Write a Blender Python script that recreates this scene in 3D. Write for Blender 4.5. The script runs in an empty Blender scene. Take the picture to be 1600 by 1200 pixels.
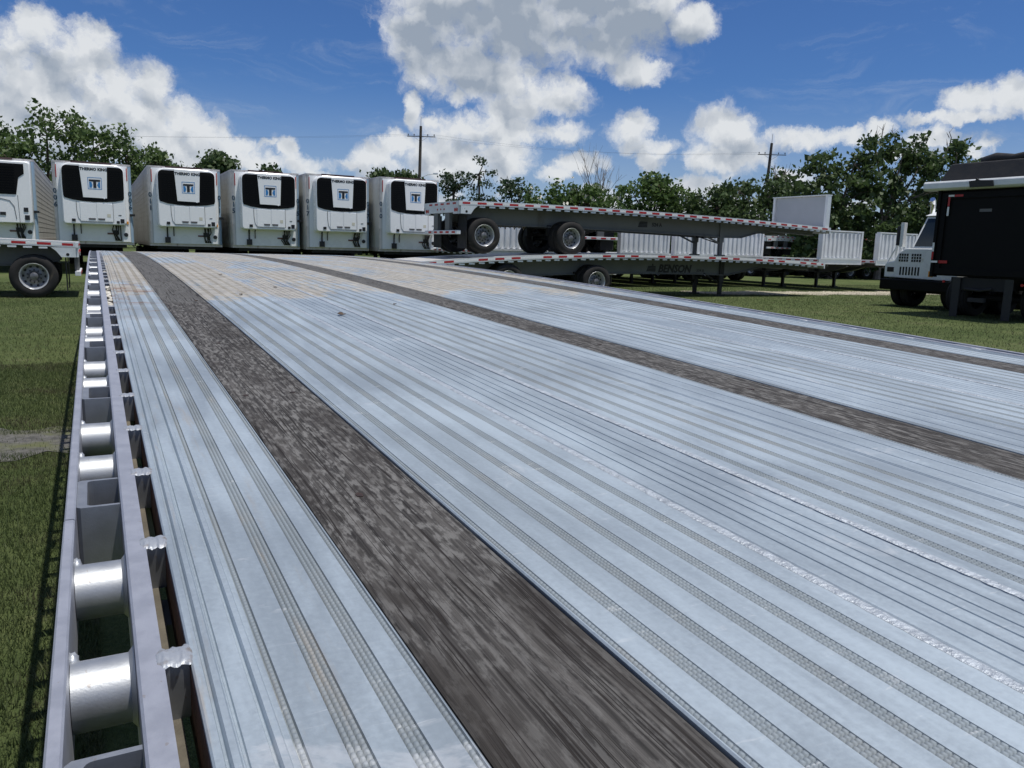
import bpy, math, random
import numpy as np
from mathutils import Vector, Matrix

random.seed(7)
RNG = np.random.default_rng(11)
SC = bpy.context.scene
COL = SC.collection

# ------------------------------------------------------------------ camera
PHI = 0.4828                       # the yard is laid out on a grid turned this much
DU = Vector((math.cos(PHI), math.sin(PHI), 0))     # across the parked rows
DV = Vector((-math.sin(PHI), math.cos(PHI), 0))    # along the big flatbed
CAM_H = 1.4305
cam_d = bpy.data.cameras.new('camera')
cam_d.sensor_width = 36.0
cam_d.lens = 27.892
cam_d.clip_start = 0.02
cam_d.clip_end = 5000
cam = bpy.data.objects.new('camera', cam_d)
COL.objects.link(cam)
_r = Vector((0.99961905, 0.00468451, 0.02719949))
_u = Vector((-0.02759994, 0.16966448, 0.98511533))
_b = Vector((0.0, -0.98549075, 0.16972913))
cam.matrix_world = Matrix(((_r.x, _u.x, _b.x, 0), (_r.y, _u.y, _b.y, 0), (_r.z, _u.z, _b.z, CAM_H), (0, 0, 0, 1)))
SC.camera = cam

# ------------------------------------------------------------------ sun, sky, exposure
TO_SUN = (0.19 * DU - 0.21 * DV + Vector((0, 0, 1))).normalized()
sun_d = bpy.data.lights.new('sun', 'SUN')
sun_d.energy = 4.2
sun_d.angle = math.radians(0.53)
sun_d.color = (1.0, 0.955, 0.88)
sun = bpy.data.objects.new('sun', sun_d)
sun.rotation_euler = TO_SUN.to_track_quat('Z', 'Y').to_euler()
sun.location = (0, 0, 60)
COL.objects.link(sun)

SKY_STRENGTH = 0.08
CLOUD_LIT, CLOUD_BASE = (9.3, 9.6, 9.9), (3.9, 4.6, 5.6)
world = bpy.data.worlds.new('World')
SC.world = world
world.use_nodes = True
SC.view_settings.view_transform = 'Standard'
SC.view_settings.look = 'None'
SC.view_settings.gamma = 1.0
SC.view_settings.use_curve_mapping = False
SC.view_settings.exposure = 0.0
SC.cycles.max_bounces = 6
SC.cycles.diffuse_bounces = 3
SC.cycles.glossy_bounces = 3
SC.cycles.transmission_bounces = 3
SC.cycles.transparent_max_bounces = 6
SC.cycles.use_denoising = True

# clouds: azimuth, elevation, half-width, half-height (radians) of the cumulus heaps standing in this sky
CLOUDS = [(-0.5213, 0.2, 0.0226, 0.0291), (-0.551, 0.1761, 0.0241, 0.0306), (-0.508, 0.1744, 0.0364, 0.0364), (-0.4767, 0.1832, 0.0264, 0.0313), (-0.5211, 0.1323, 0.0689, 0.0521), (-0.4636, 0.1446, 0.0396, 0.0395), (-0.4191, 0.1535, 0.024, 0.0308), (-0.443, 0.1203, 0.049, 0.0363), (-0.3896, 0.1267, 0.0275, 0.0283), (-0.3632, 0.115, 0.0267, 0.0256), (-0.3363, 0.0972, 0.0229, 0.0182), (-0.4119, 0.0978, 0.0842, 0.0236), (-0.2737, 0.1038, 0.0134, 0.0155), (-0.2704, 0.0895, 0.0449, 0.0109), (-0.1699, 0.0973, 0.0282, 0.0223), (-0.1501, 0.1173, 0.0221, 0.0144), (-0.1282, 0.1574, 0.0103, 0.0176), (-0.1014, 0.1456, 0.0208, 0.0088), (-0.0876, 0.2608, 0.0681, 0.0466), (-0.0046, 0.2671, 0.0968, 0.0605), (0.0859, 0.2716, 0.0917, 0.0497), (0.1456, 0.2713, 0.0392, 0.0358), (-0.1212, 0.2344, 0.0358, 0.0336), (-0.0792, 0.2069, 0.0602, 0.0306), (-0.0177, 0.195, 0.0524, 0.0274), (0.0382, 0.1786, 0.045, 0.0258), (-0.0092, 0.1632, 0.0363, 0.0177), (-0.024, 0.1388, 0.05, 0.0177), (0.0474, 0.1384, 0.0362, 0.0145), (-0.0766, 0.1371, 0.0417, 0.0193), (-0.0154, 0.1058, 0.0371, 0.0226), (-0.0854, 0.1021, 0.0601, 0.0273), (0.0942, 0.2254, 0.0398, 0.0176), (0.1359, 0.2062, 0.0354, 0.0151), (0.1979, 0.2552, 0.0269, 0.0189), (0.1365, 0.1396, 0.0268, 0.0207), (0.1541, 0.1222, 0.0329, 0.0103), (0.2409, 0.1403, 0.0332, 0.0281), (0.2516, 0.1138, 0.0495, 0.0202), (0.0744, 0.1027, 0.0336, 0.0113), (0.0398, 0.0892, 0.0209, 0.0113), (0.332, 0.1308, 0.0462, 0.0121), (0.3792, 0.1332, 0.0287, 0.0097), (0.4096, 0.1385, 0.0173, 0.0117), (0.2134, 0.0771, 0.0345, 0.011), (0.5072, 0.1633, 0.037, 0.0153), (0.5353, 0.1677, 0.0259, 0.0191), (0.4882, 0.1491, 0.052, 0.0077), (0.4601, 0.1282, 0.0266, 0.0114), (-0.0749, 0.1718, 0.0112, 0.0113)]


class NT:
    """thin wrapper that wires shader nodes"""
    def __init__(self, nt):
        self.nt = nt
        nt.nodes.clear()

    def n(self, typ, ins=None, **props):
        nd = self.nt.nodes.new(typ)
        for k, v in props.items():
            setattr(nd, k, v)
        for k, v in (ins or {}).items():
            sk = nd.inputs[k]
            if hasattr(v, 'is_output') or isinstance(v, bpy.types.NodeSocket):
                self.nt.links.new(v, sk)
            elif isinstance(v, bpy.types.Node):
                self.nt.links.new(v.outputs[0], sk)
            else:
                sk.default_value = v
        return nd

    def m(self, op, a, b=0.0, c=0.0, clamp=False):
        nd = self.nt.nodes.new('ShaderNodeMath')
        nd.operation = op
        nd.use_clamp = clamp
        for i, v in enumerate((a, b, c)):
            if isinstance(v, bpy.types.NodeSocket):
                self.nt.links.new(v, nd.inputs[i])
            else:
                nd.inputs[i].default_value = v
        return nd.outputs[0]

    def vm(self, op, a, b=(0, 0, 0), out=0):
        nd = self.nt.nodes.new('ShaderNodeVectorMath')
        nd.operation = op
        for i, v in enumerate((a, b)):
            if isinstance(v, bpy.types.NodeSocket):
                self.nt.links.new(v, nd.inputs[i])
            else:
                nd.inputs[i].default_value = v
        return nd.outputs[out]

    def smooth(self, x, a, b, t0=0.0, t1=1.0):
        nd = self.nt.nodes.new('ShaderNodeMapRange')
        nd.interpolation_type = 'SMOOTHSTEP'
        self.nt.links.new(x, nd.inputs[0])
        for i, v in enumerate((a, b, t0, t1)):
            nd.inputs[1 + i].default_value = v
        return nd.outputs[0]

    def mix(self, f, a, b, blend='MIX'):
        nd = self.nt.nodes.new('ShaderNodeMix')
        nd.data_type = 'RGBA'
        nd.blend_type = blend
        for sk, v in ((nd.inputs[0], f), (nd.inputs[6], a), (nd.inputs[7], b)):
            if isinstance(v, bpy.types.NodeSocket):
                self.nt.links.new(v, sk)
            else:
                sk.default_value = v if not isinstance(v, tuple) or len(v) == 4 else (*v, 1)
        return nd.outputs[2]

    def noise(self, vec, scale, detail=4, rough=0.55, dims='3D', dist=0.0):
        nd = self.nt.nodes.new('ShaderNodeTexNoise')
        nd.noise_dimensions = dims
        if vec is not None:
            self.nt.links.new(vec, nd.inputs['Vector'])
        nd.inputs['Scale'].default_value = scale
        nd.inputs['Detail'].default_value = detail
        nd.inputs['Roughness'].default_value = rough
        nd.inputs['Distortion'].default_value = dist
        return nd.outputs[0]

    def link(self, a, b):
        self.nt.links.new(a, b)


def build_world():
    w = NT(world.node_tree)
    out = w.n('ShaderNodeOutputWorld')
    sky = w.n('ShaderNodeTexSky', sky_type='NISHITA', sun_disc=False)
    sky.sun_elevation = math.asin(TO_SUN.z)
    sky.sun_rotation = math.atan2(TO_SUN.x, TO_SUN.y)
    sky.altitude = 0
    sky.air_density = 1.0
    sky.dust_density = 0.35
    sky.ozone_density = 3.5
    skyc = w.mix(1.0, sky.outputs[0], (0.44, 0.68, 1.06), 'MULTIPLY')
    tc = w.n('ShaderNodeTexCoord')
    d = w.vm('NORMALIZE', tc.outputs['Generated'])
    sx = w.n('ShaderNodeSeparateXYZ', {0: d})
    az = w.m('ARCTAN2', sx.outputs[0], sx.outputs[1])
    el = w.m('ARCSINE', sx.outputs[2])
    p = w.n('ShaderNodeCombineXYZ', {0: az, 1: el}).outputs[0]
    # shared warps
    wn = w.n('ShaderNodeTexNoise', {'Vector': p, 'Scale': 30.0, 'Detail': 6.0, 'Roughness': 0.68}, noise_dimensions='2D')
    warp = w.vm('SCALE', w.vm('SUBTRACT', wn.outputs['Color'], (0.5, 0.5, 0.5)))
    warp.node.inputs['Scale'].default_value = 0.026
    pw = w.vm('ADD', p, warp)
    puff = w.noise(pw, 44.0, 6, 0.64, '2D')                                   # billows
    low = w.noise(pw, 24.0, 3, 0.42, '2D')
    low_up = w.noise(w.vm('ADD', pw, (0.004, 0.012, 0.0)), 24.0, 3, 0.42, '2D')
    soft = w.noise(p, 18.0, 2, 0.5, '2D')                                     # broad light and shade inside a heap
    streak = w.noise(w.vm('MULTIPLY', w.vm('ADD', p, w.vm('MULTIPLY', warp, (0.5, 0.5, 0))), (4.0, 17.0, 1.0)), 1.5, 6, 0.66, '2D', 0.6)

    # little far cumulus low over the horizon, all the way round
    small = w.m('MULTIPLY', w.m('SUBTRACT', w.noise(w.vm('MULTIPLY', pw, (1.0, 1.9, 1.0)), 15.0, 2, 0.5, '2D'), 0.60), 9.0)
    small = w.m('SUBTRACT', small, w.smooth(el, 0.10, 0.17, 0.0, 4.0))

    def field(blobs, pos):
        f = None
        for (a, e, rx, ry) in blobs:
            q = w.vm('MULTIPLY', w.vm('SUBTRACT', pos, (a, e, 0)), (1 / rx, 1 / ry, 0))
            dd = w.m('SUBTRACT', 1.0, w.vm('DOT_PRODUCT', q, q, 1))
            f = dd if f is None else w.m('SMOOTH_MAX', f, dd, 0.5)
        return f

    def sector(blobs):
        if blobs:
            F = field(blobs, pw)
            U = field(blobs, w.vm('ADD', p, (0.002, 0.020, 0.0)))
        else:
            # the rest of the sky: the same scattered fair-weather cumulus, from noise alone
            big = w.noise(w.vm('MULTIPLY', pw, (1.0, 1.7, 1.0)), 5.0, 3, 0.5, '2D')
            F = w.m('MULTIPLY', w.m('SUBTRACT', big, 0.57), 9.0)
            U = F
        F = w.m('MAXIMUM', F, small)
        D = w.m('ADD', w.m('ADD', F, w.m('MULTIPLY', w.m('SUBTRACT', soft, 0.52), 1.5)), w.m('MULTIPLY', w.m('SUBTRACT', puff, 0.5), 2.3))
        alpha = w.m('MULTIPLY', w.smooth(D, -0.85, 0.75), 0.97)
        thin = w.m('MULTIPLY', w.smooth(streak, 0.50, 0.80), 0.20)
        # grey where more cloud lies above, white on the crests; far heaps show flanks, high ones their bases
        base = w.m('MULTIPLY', w.smooth(U, -0.5, 1.2), w.smooth(el, 0.15, 0.25, 0.38, 1.15))
        lump = w.m('MULTIPLY', w.m('SUBTRACT', low_up, low), 2.0)
        shade = w.m('ADD', w.m('ADD', base, lump), w.m('MULTIPLY', w.m('SUBTRACT', soft, 0.5), 1.0), clamp=True)
        col = w.mix(shade, CLOUD_LIT, CLOUD_BASE)
        veil = w.m('ADD', thin, w.smooth(el, 0.20, 0.0, 0.0, 0.40))
        c = w.mix(alpha, w.mix(veil, skyc, (7.2, 7.9, 8.8)), col)
        return w.n('ShaderNodeBackground', {'Color': c, 'Strength': SKY_STRENGTH}).outputs[0]

    cuts = [-0.66, -0.315, -0.135, 0.03, 0.165, 0.30, 0.62]
    sh = sector([])
    for i in range(len(cuts) - 1):
        a0, a1 = cuts[i], cuts[i + 1]
        bl = [b for b in CLOUDS if b[0] + b[2] * 2.0 > a0 and b[0] - b[2] * 2.0 < a1]
        inside = w.m('MULTIPLY', w.m('GREATER_THAN', az, a0), w.m('LESS_THAN', az, a1))
        inside = w.m('MULTIPLY', inside, w.m('LESS_THAN', el, 0.36))
        ms = w.n('ShaderNodeMixShader', {0: inside})
        w.link(sh, ms.inputs[1])
        w.link(sector(bl), ms.inputs[2])
        sh = ms.outputs[0]
    w.link(sh, out.inputs[0])


build_world()
world.cycles.sampling_method = 'NONE'     # an even sky without a disc needs no importance map

# ------------------------------------------------------------------ helpers
def uvw(u, v, z=0.0):
    return DU * u + DV * v + Vector((0, 0, z))


class MB:
    """collects shapes and links them as ONE mesh object"""
    def __init__(self):
        self.v, self.f, self.m = [], [], []

    def add(self, verts, faces, m=0):
        o = len(self.v)
        self.v.extend([tuple(p) for p in verts])
        self.f.extend([tuple(i + o for i in f) for f in faces])
        self.m.extend([m] * len(faces))
        return self

    def box(self, x0, x1, y0, y1, z0, z1, m=0):
        return self.add([(x0, y0, z0), (x1, y0, z0), (x1, y1, z0), (x0, y1, z0),
                         (x0, y0, z1), (x1, y0, z1), (x1, y1, z1), (x0, y1, z1)],
                        [(3, 2, 1, 0), (4, 5, 6, 7), (0, 1, 5, 4), (1, 2, 6, 5), (2, 3, 7, 6), (3, 0, 4, 7)], m)

    def cyl(self, p0, p1, r0, r1=None, seg=12, m=0, caps=True):
        r1 = r0 if r1 is None else r1
        p0, p1 = Vector(p0), Vector(p1)
        ax = (p1 - p0).normalized()
        a = ax.orthogonal().normalized()
        b = ax.cross(a)
        vs = []
        for p, r in ((p0, r0), (p1, r1)):
            for i in range(seg):
                t = 2 * math.pi * i / seg
                vs.append(p + a * (r * math.cos(t)) + b * (r * math.sin(t)))
        fs = [(i, (i + 1) % seg, seg + (i + 1) % seg, seg + i) for i in range(seg)]
        if caps:
            fs += [tuple(range(seg))[::-1], tuple(range(seg, 2 * seg))]
        return self.add(vs, fs, m)

    def tube(self, pts, r, seg=6, m=0):
        """polyline tube with per-point radius"""
        pts = [Vector(p) for p in pts]
        rr = r if isinstance(r, (list, tuple)) else [r] * len(pts)
        vs, fs = [], []
        a = None
        for k, p in enumerate(pts):
            d = (pts[min(k + 1, len(pts) - 1)] - pts[max(k - 1, 0)]).normalized()
            if a is None:
                a = d.orthogonal().normalized()
            a = (a - d * a.dot(d)).normalized()
            b = d.cross(a)
            for i in range(seg):
                t = 2 * math.pi * i / seg
                vs.append(p + (a * math.cos(t) + b * math.sin(t)) * rr[k])
        for k in range(len(pts) - 1):
            for i in range(seg):
                j = (i + 1) % seg
                fs.append((k * seg + i, k * seg + j, (k + 1) * seg + j, (k + 1) * seg + i))
        fs += [tuple(range(seg))[::-1], tuple(range((len(pts) - 1) * seg, len(pts) * seg))]
        return self.add(vs, fs, m)

    def lathe(self, prof, seg=32, m=0, axis='y', c=(0, 0, 0)):
        """prof: (radius, offset along axis)"""
        vs, fs = [], []
        for (r, h) in prof:
            for i in range(seg):
                t = 2 * math.pi * i / seg
                x, z = r * math.cos(t), r * math.sin(t)
                q = {'y': (x, h, z), 'x': (h, x, z), 'z': (x, z, h)}[axis]
                vs.append((q[0] + c[0], q[1] + c[1], q[2] + c[2]))
        n = len(prof)
        for k in range(n - 1):
            for i in range(seg):
                j = (i + 1) % seg
                fs.append((k * seg + i, k * seg + j, (k + 1) * seg + j, (k + 1) * seg + i))
        return self.add(vs, fs, m)

    def prism(self, poly, a0, a1, plane='xz', m=0):
        """2-D polygon extruded along the missing axis from a0 to a1"""
        def pt(p, a):
            return {'xz': (p[0], a, p[1]), 'xy': (p[0], p[1], a), 'yz': (a, p[0], p[1])}[plane]
        n = len(poly)
        vs = [pt(p, a0) for p in poly] + [pt(p, a1) for p in poly]
        fs = [tuple(range(n))[::-1], tuple(range(n, 2 * n))]
        fs += [(i, (i + 1) % n, n + (i + 1) % n, n + i) for i in range(n)]
        return self.add(vs, fs, m)

    def mesh(self, name, mats):
        me = bpy.data.meshes.new(name)
        me.from_pydata(self.v, [], self.f)
        for mt in (mats if isinstance(mats, (list, tuple)) else [mats]):
            me.materials.append(mt)
        if any(self.m):
            me.polygons.foreach_set('material_index', self.m)
        me.update()
        return me

    def build(self, name, mats, parent=None, smooth=None, bevel=0.0, fix=True):
        me = self.mesh(name, mats)
        return link(name, me, parent, smooth, bevel, fix)


def recalc(me):
    import bmesh
    bm = bmesh.new()
    bm.from_mesh(me)
    bmesh.ops.recalc_face_normals(bm, faces=bm.faces)
    bm.to_mesh(me)
    bm.free()


def link(name, me, parent=None, smooth=None, bevel=0.0, fix=False):
    if fix:
        recalc(me)
    if smooth is not None:
        me.shade_smooth()
        me.set_sharp_from_angle(angle=math.radians(smooth))
    o = bpy.data.objects.new(name, me)
    COL.objects.link(o)
    if parent is not None:
        o.parent = parent
    if bevel:
        b = o.modifiers.new('bevel', 'BEVEL')
        b.width = bevel
        b.segments = 2
        b.limit_method = 'ANGLE'
    return o


def tag(o, label=None, cat=None, group=None, kind=None):
    if label:
        o['label'] = label
    if cat:
        o['category'] = cat
    if group:
        o['group'] = group
    if kind:
        o['kind'] = kind
    return o


def empty(name, loc, rz=0.0, label=None, cat=None, group=None):
    o = bpy.data.objects.new(name, None)
    COL.objects.link(o)
    o.location = loc
    o.rotation_euler = (0, 0, rz)
    o.empty_display_size = 0.3
    return tag(o, label, cat, group)


def copy_tree(o, parent=None):
    c = o.copy()
    COL.objects.link(c)
    c.parent = parent
    for ch in list(o.children):
        copy_tree(ch, c)
    return c


_fonts = {}


def text_mesh(body, size, mat, depth=0.004, shear=0.0, bold=0.0):
    key = (body, size, mat.name, shear)
    if key in _fonts:
        return _fonts[key]
    cu = bpy.data.curves.new('lettering', 'FONT')
    cu.body = body
    cu.size = size
    cu.extrude = depth
    cu.shear = shear
    cu.offset = bold
    cu.resolution_u = 2
    cu.align_x = 'CENTER'
    cu.align_y = 'CENTER'
    tmp = bpy.data.objects.new('tmp', cu)
    COL.objects.link(tmp)
    dg = bpy.context.evaluated_depsgraph_get()
    me = bpy.data.meshes.new_from_object(tmp.evaluated_get(dg))
    bpy.data.objects.remove(tmp)
    me.materials.clear()
    me.materials.append(mat)
    _fonts[key] = me
    return me


# ------------------------------------------------------------------ materials
def M(name, col, rough=0.5, metal=0.0, var=0.0, vscale=3.0, bump=0.0, bscale=60.0, dirt=None, spec=None):
    """plain procedural paint / metal / rubber with broken-up colour and fine relief"""
    mt = bpy.data.materials.new(name)
    mt.use_nodes = True
    t = NT(mt.node_tree)
    out = t.n('ShaderNodeOutputMaterial')
    bs = t.n('ShaderNodeBsdfPrincipled')
    t.link(bs.outputs[0], out.inputs[0])
    bs.inputs['Roughness'].default_value = rough
    bs.inputs['Metallic'].default_value = metal
    if spec is not None:
        bs.inputs['Specular IOR Level'].default_value = spec
    tc = t.n('ShaderNodeTexCoord').outputs['Object']
    c = None
    if var:
        nz = t.noise(tc, vscale, 6, 0.6)
        lo = tuple(max(0, x * (1 - var)) for x in col)
        hi = tuple(min(1, x * (1 + var)) for x in col)
        c = t.mix(t.smooth(nz, 0.3, 0.7), lo, hi)
        t.link(t.smooth(nz, 0.3, 0.7, max(0, rough - 0.08), min(1, rough + 0.1)), bs.inputs['Roughness'])
    if dirt:
        dcol, amount, dscale = dirt
        n2 = t.noise(t.vm('MULTIPLY', tc, (1, 1, 0.35)), dscale, 7, 0.65, dist=0.3)
        f = t.smooth(n2, 0.72 - amount, 0.82 - amount * 0.4)
        c = t.mix(f, c if c is not None else col, dcol)
    if c is not None:
        t.link(c, bs.inputs['Base Color'])
    else:
        bs.inputs['Base Color'].default_value = (*col, 1)
    if bump:
        bp = t.n('ShaderNodeBump', {'Strength': bump, 'Distance': 0.01, 'Height': t.noise(tc, bscale, 4)})
        t.link(bp.outputs[0], bs.inputs['Normal'])
    return mt


WHITE = M('white_paint', (0.84, 0.855, 0.87), 0.32, 0, 0.03, 1.2, dirt=((0.50, 0.48, 0.42), 0.10, 1.5))
WHITE_CLEAN = M('white_moulding', (0.86, 0.875, 0.89), 0.22, 0, 0.02, 1.0)
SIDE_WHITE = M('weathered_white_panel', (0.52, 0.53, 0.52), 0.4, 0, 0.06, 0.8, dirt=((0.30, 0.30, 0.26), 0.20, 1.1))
ROOFCAP = M('worn_aluminium_cap', (0.60, 0.57, 0.55), 0.45, 0.5, 0.12, 4, dirt=((0.30, 0.22, 0.19), 0.2, 5))
BLACK = M('black_grille', (0.006, 0.006, 0.0065), 0.45, 0, 0, spec=0.12)
BLACKPAINT = M('black_paint', (0.006, 0.006, 0.0065), 0.5, 0, 0.2, 2, spec=0.12)
DARKSTEEL = M('dark_steel', (0.025, 0.025, 0.027), 0.55, 0.2, 0.3, 5)
CHASSIS = M('chassis_black', (0.012, 0.012, 0.013), 0.7, 0, 0.3, 5)
RUBBER = M('tyre_rubber', (0.022, 0.021, 0.021), 0.75, 0, 0.25, 6, 0.15, 40, dirt=((0.075, 0.065, 0.05), 0.12, 5), spec=0.3)
RIM = M('dulled_aluminium_wheel', (0.66, 0.67, 0.69), 0.36, 0.55, 0.10, 8)
DISC = M('shaded_wheel_disc', (0.20, 0.20, 0.205), 0.42, 0.6, 0.2, 9)  # darker than the rim: shade inside the deep dish put into the colour
DARKHOLE = M('hand_hole', (0.01, 0.01, 0.01), 0.8)
BEAM = M('grey_aluminium_beam', (0.145, 0.15, 0.152), 0.5, 0.3, 0.10, 1.4, dirt=((0.11, 0.105, 0.09), 0.15, 1.2))
RAILWHITE = M('bright_aluminium_rail', (0.80, 0.81, 0.82), 0.35, 0.55, 0.06, 3)
GALV = M('galvanised_panel', (0.74, 0.76, 0.79), 0.42, 0.2, 0.08, 2, dirt=((0.52, 0.52, 0.50), 0.12, 2))
GREYPANEL = M('smooth_grey_panel', (0.44, 0.46, 0.49), 0.42, 0.4, 0.05, 1.4)
DECKFAR = M('far_deck_boards', (0.60, 0.59, 0.56), 0.5, 0.35, 0.10, 3, dirt=((0.40, 0.36, 0.29), 0.2, 2))
RED = M('red_lamp', (0.42, 0.015, 0.012), 0.25)
REDTAPE = M('red_reflective_tape', (0.42, 0.02, 0.02), 0.4)
WHITETAPE = M('white_reflective_tape', (0.78, 0.78, 0.78), 0.35)
AMBER = M('amber_lamp', (0.75, 0.30, 0.02), 0.25)
TEAL = M('dark_blue_lettering', (0.015, 0.05, 0.09), 0.5)
LOGOBLUE = M('logo_blue', (0.04, 0.22, 0.52), 0.4)
LOGOBLACK = M('logo_black', (0.015, 0.015, 0.017), 0.4)
LOGOTAN = M('logo_tan', (0.55, 0.50, 0.36), 0.4)
STRIPEBLUE = M('pale_blue_film', (0.30, 0.42, 0.54), 0.4, 0, 0.05)
GLASS = M('dark_cab_glass', (0.012, 0.018, 0.020), 0.06, 0, 0, spec=0.6)
CABWHITE = M('yard_truck_white', (0.74, 0.76, 0.76), 0.28, 0, 0.03, 2, dirt=((0.42, 0.38, 0.30), 0.08, 3))
CHROME = M('chrome', (0.9, 0.9, 0.9), 0.12, 1.0)
TARP = M('black_tarp', (0.022, 0.021, 0.021), 0.6, 0, 0.25, 3, 0.4, 12)
POLE = M('weathered_pole', (0.075, 0.062, 0.052), 0.85, 0, 0.3, 2, 0.3, 30)
WIRE = M('wire', (0.03, 0.03, 0.035), 0.7)
MUDFLAP = M('grey_mud_flap', (0.025, 0.025, 0.025), 0.65, 0, 0.15, 4)
BARK = M('bark', (0.085, 0.065, 0.05), 0.9, 0, 0.35, 4, 0.5, 20)
PALEBARK = M('pale_dead_bark', (0.20, 0.17, 0.145), 0.9, 0, 0.3, 4, 0.4, 20)
BLOSSOM = M('white_blossom', (0.72, 0.70, 0.60), 0.7)


def tape_mat(name, period, off, group=0.0):
    """conspicuity tape: red dashes on white, flat print along the strip's own length"""
    mt = bpy.data.materials.new(name)
    mt.use_nodes = True
    t = NT(mt.node_tree)
    out = t.n('ShaderNodeOutputMaterial')
    bs = t.n('ShaderNodeBsdfPrincipled', {'Roughness': 0.35})
    t.link(bs.outputs[0], out.inputs[0])
    x = t.n('ShaderNodeSeparateXYZ', {0: t.n('ShaderNodeTexCoord').outputs['Object']}).outputs[0]
    fr = t.m('FRACT', t.m('DIVIDE', t.m('ADD', x, off), period))
    red = t.m('LESS_THAN', fr, 0.56)
    if group:
        red = t.m('MULTIPLY', red, t.m('LESS_THAN', t.m('FRACT', t.m('DIVIDE', t.m('ADD', x, off), group)), period * 2.9 / group))
    c = t.mix(red, (0.78, 0.78, 0.78), (0.40, 0.018, 0.02))
    t.link(c, bs.inputs['Base Color'])
    return mt


TAPE = tape_mat('red_white_tape', 0.49, 0.0)
TAPE3 = tape_mat('grouped_red_white_tape', 0.51, 0.0, 2.04)


def leaf_mat(name, c0, c1, trans=0.35, dry=None):
    mt = bpy.data.materials.new(name)
    mt.use_nodes = True
    t = NT(mt.node_tree)
    out = t.n('ShaderNodeOutputMaterial')
    geo = t.n('ShaderNodeNewGeometry')
    nz = t.noise(t.n('ShaderNodeTexCoord').outputs['Object'], 0.7, 3)
    f = t.m('ADD', t.m('MULTIPLY', geo.outputs['Random Per Island'], 0.6), t.m('MULTIPLY', nz, 0.45), clamp=True)
    c = t.mix(f, c0, c1)
    if dry:
        dn = t.noise(t.n('ShaderNodeTexCoord').outputs['Object'], 1.1, 5, 0.65)
        c = t.mix(t.m('MULTIPLY', t.smooth(dn, 0.46, 0.66), 0.8), c, dry)
    bs = t.n('ShaderNodeBsdfPrincipled', {'Base Color': c, 'Roughness': 0.55})
    bs.inputs['Specular IOR Level'].default_value = 0.3
    tr = t.n('ShaderNodeBsdfTranslucent', {'Color': c})
    ms = t.n('ShaderNodeMixShader', {0: trans})
    t.link(bs.outputs[0], ms.inputs[1])
    t.link(tr.outputs[0], ms.inputs[2])
    t.link(ms.outputs[0], out.inputs[0])
    return mt


LEAF_OAK = leaf_mat('oak_leaves', (0.045, 0.082, 0.026), (0.120, 0.180, 0.058))
LEAF_DARK = leaf_mat('dark_leaves', (0.034, 0.062, 0.024), (0.092, 0.140, 0.050))
LEAF_PINE = leaf_mat('pine_needles', (0.030, 0.056, 0.030), (0.070, 0.110, 0.052), 0.3)
LEAF_BUSH = leaf_mat('bush_leaves', (0.040, 0.080, 0.022), (0.105, 0.170, 0.046))
BLADE = leaf_mat('grass_blades', (0.045, 0.074, 0.023), (0.118, 0.146, 0.058), 0.3, (0.110, 0.095, 0.060))


def metal_nodes(t, bs, tc, base=(0.375, 0.425, 0.49)):
    n1 = t.noise(t.vm('MULTIPLY', tc, (2.2, 0.8, 1)), 2.6, 7, 0.62, dist=0.5)      # cloudy oxide bloom
    n2 = t.noise(t.vm('MULTIPLY', tc, (14, 1.2, 1)), 3.0, 5, 0.6)                    # drawn streaks
    n3 = t.noise(tc, 180, 3, 0.6)                                                  # grain
    f = t.m('ADD', t.m('MULTIPLY', n1, 0.55), t.m('ADD', t.m('MULTIPLY', n2, 0.28), t.m('MULTIPLY', n3, 0.17)))
    c = t.mix(t.smooth(f, 0.36, 0.66), tuple(x * 0.76 for x in base), tuple(min(1, x * 1.12) for x in base))
    t.link(t.smooth(f, 0.35, 0.65, 0.48, 0.60), bs.inputs['Roughness'])
    return c, f, n3


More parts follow.
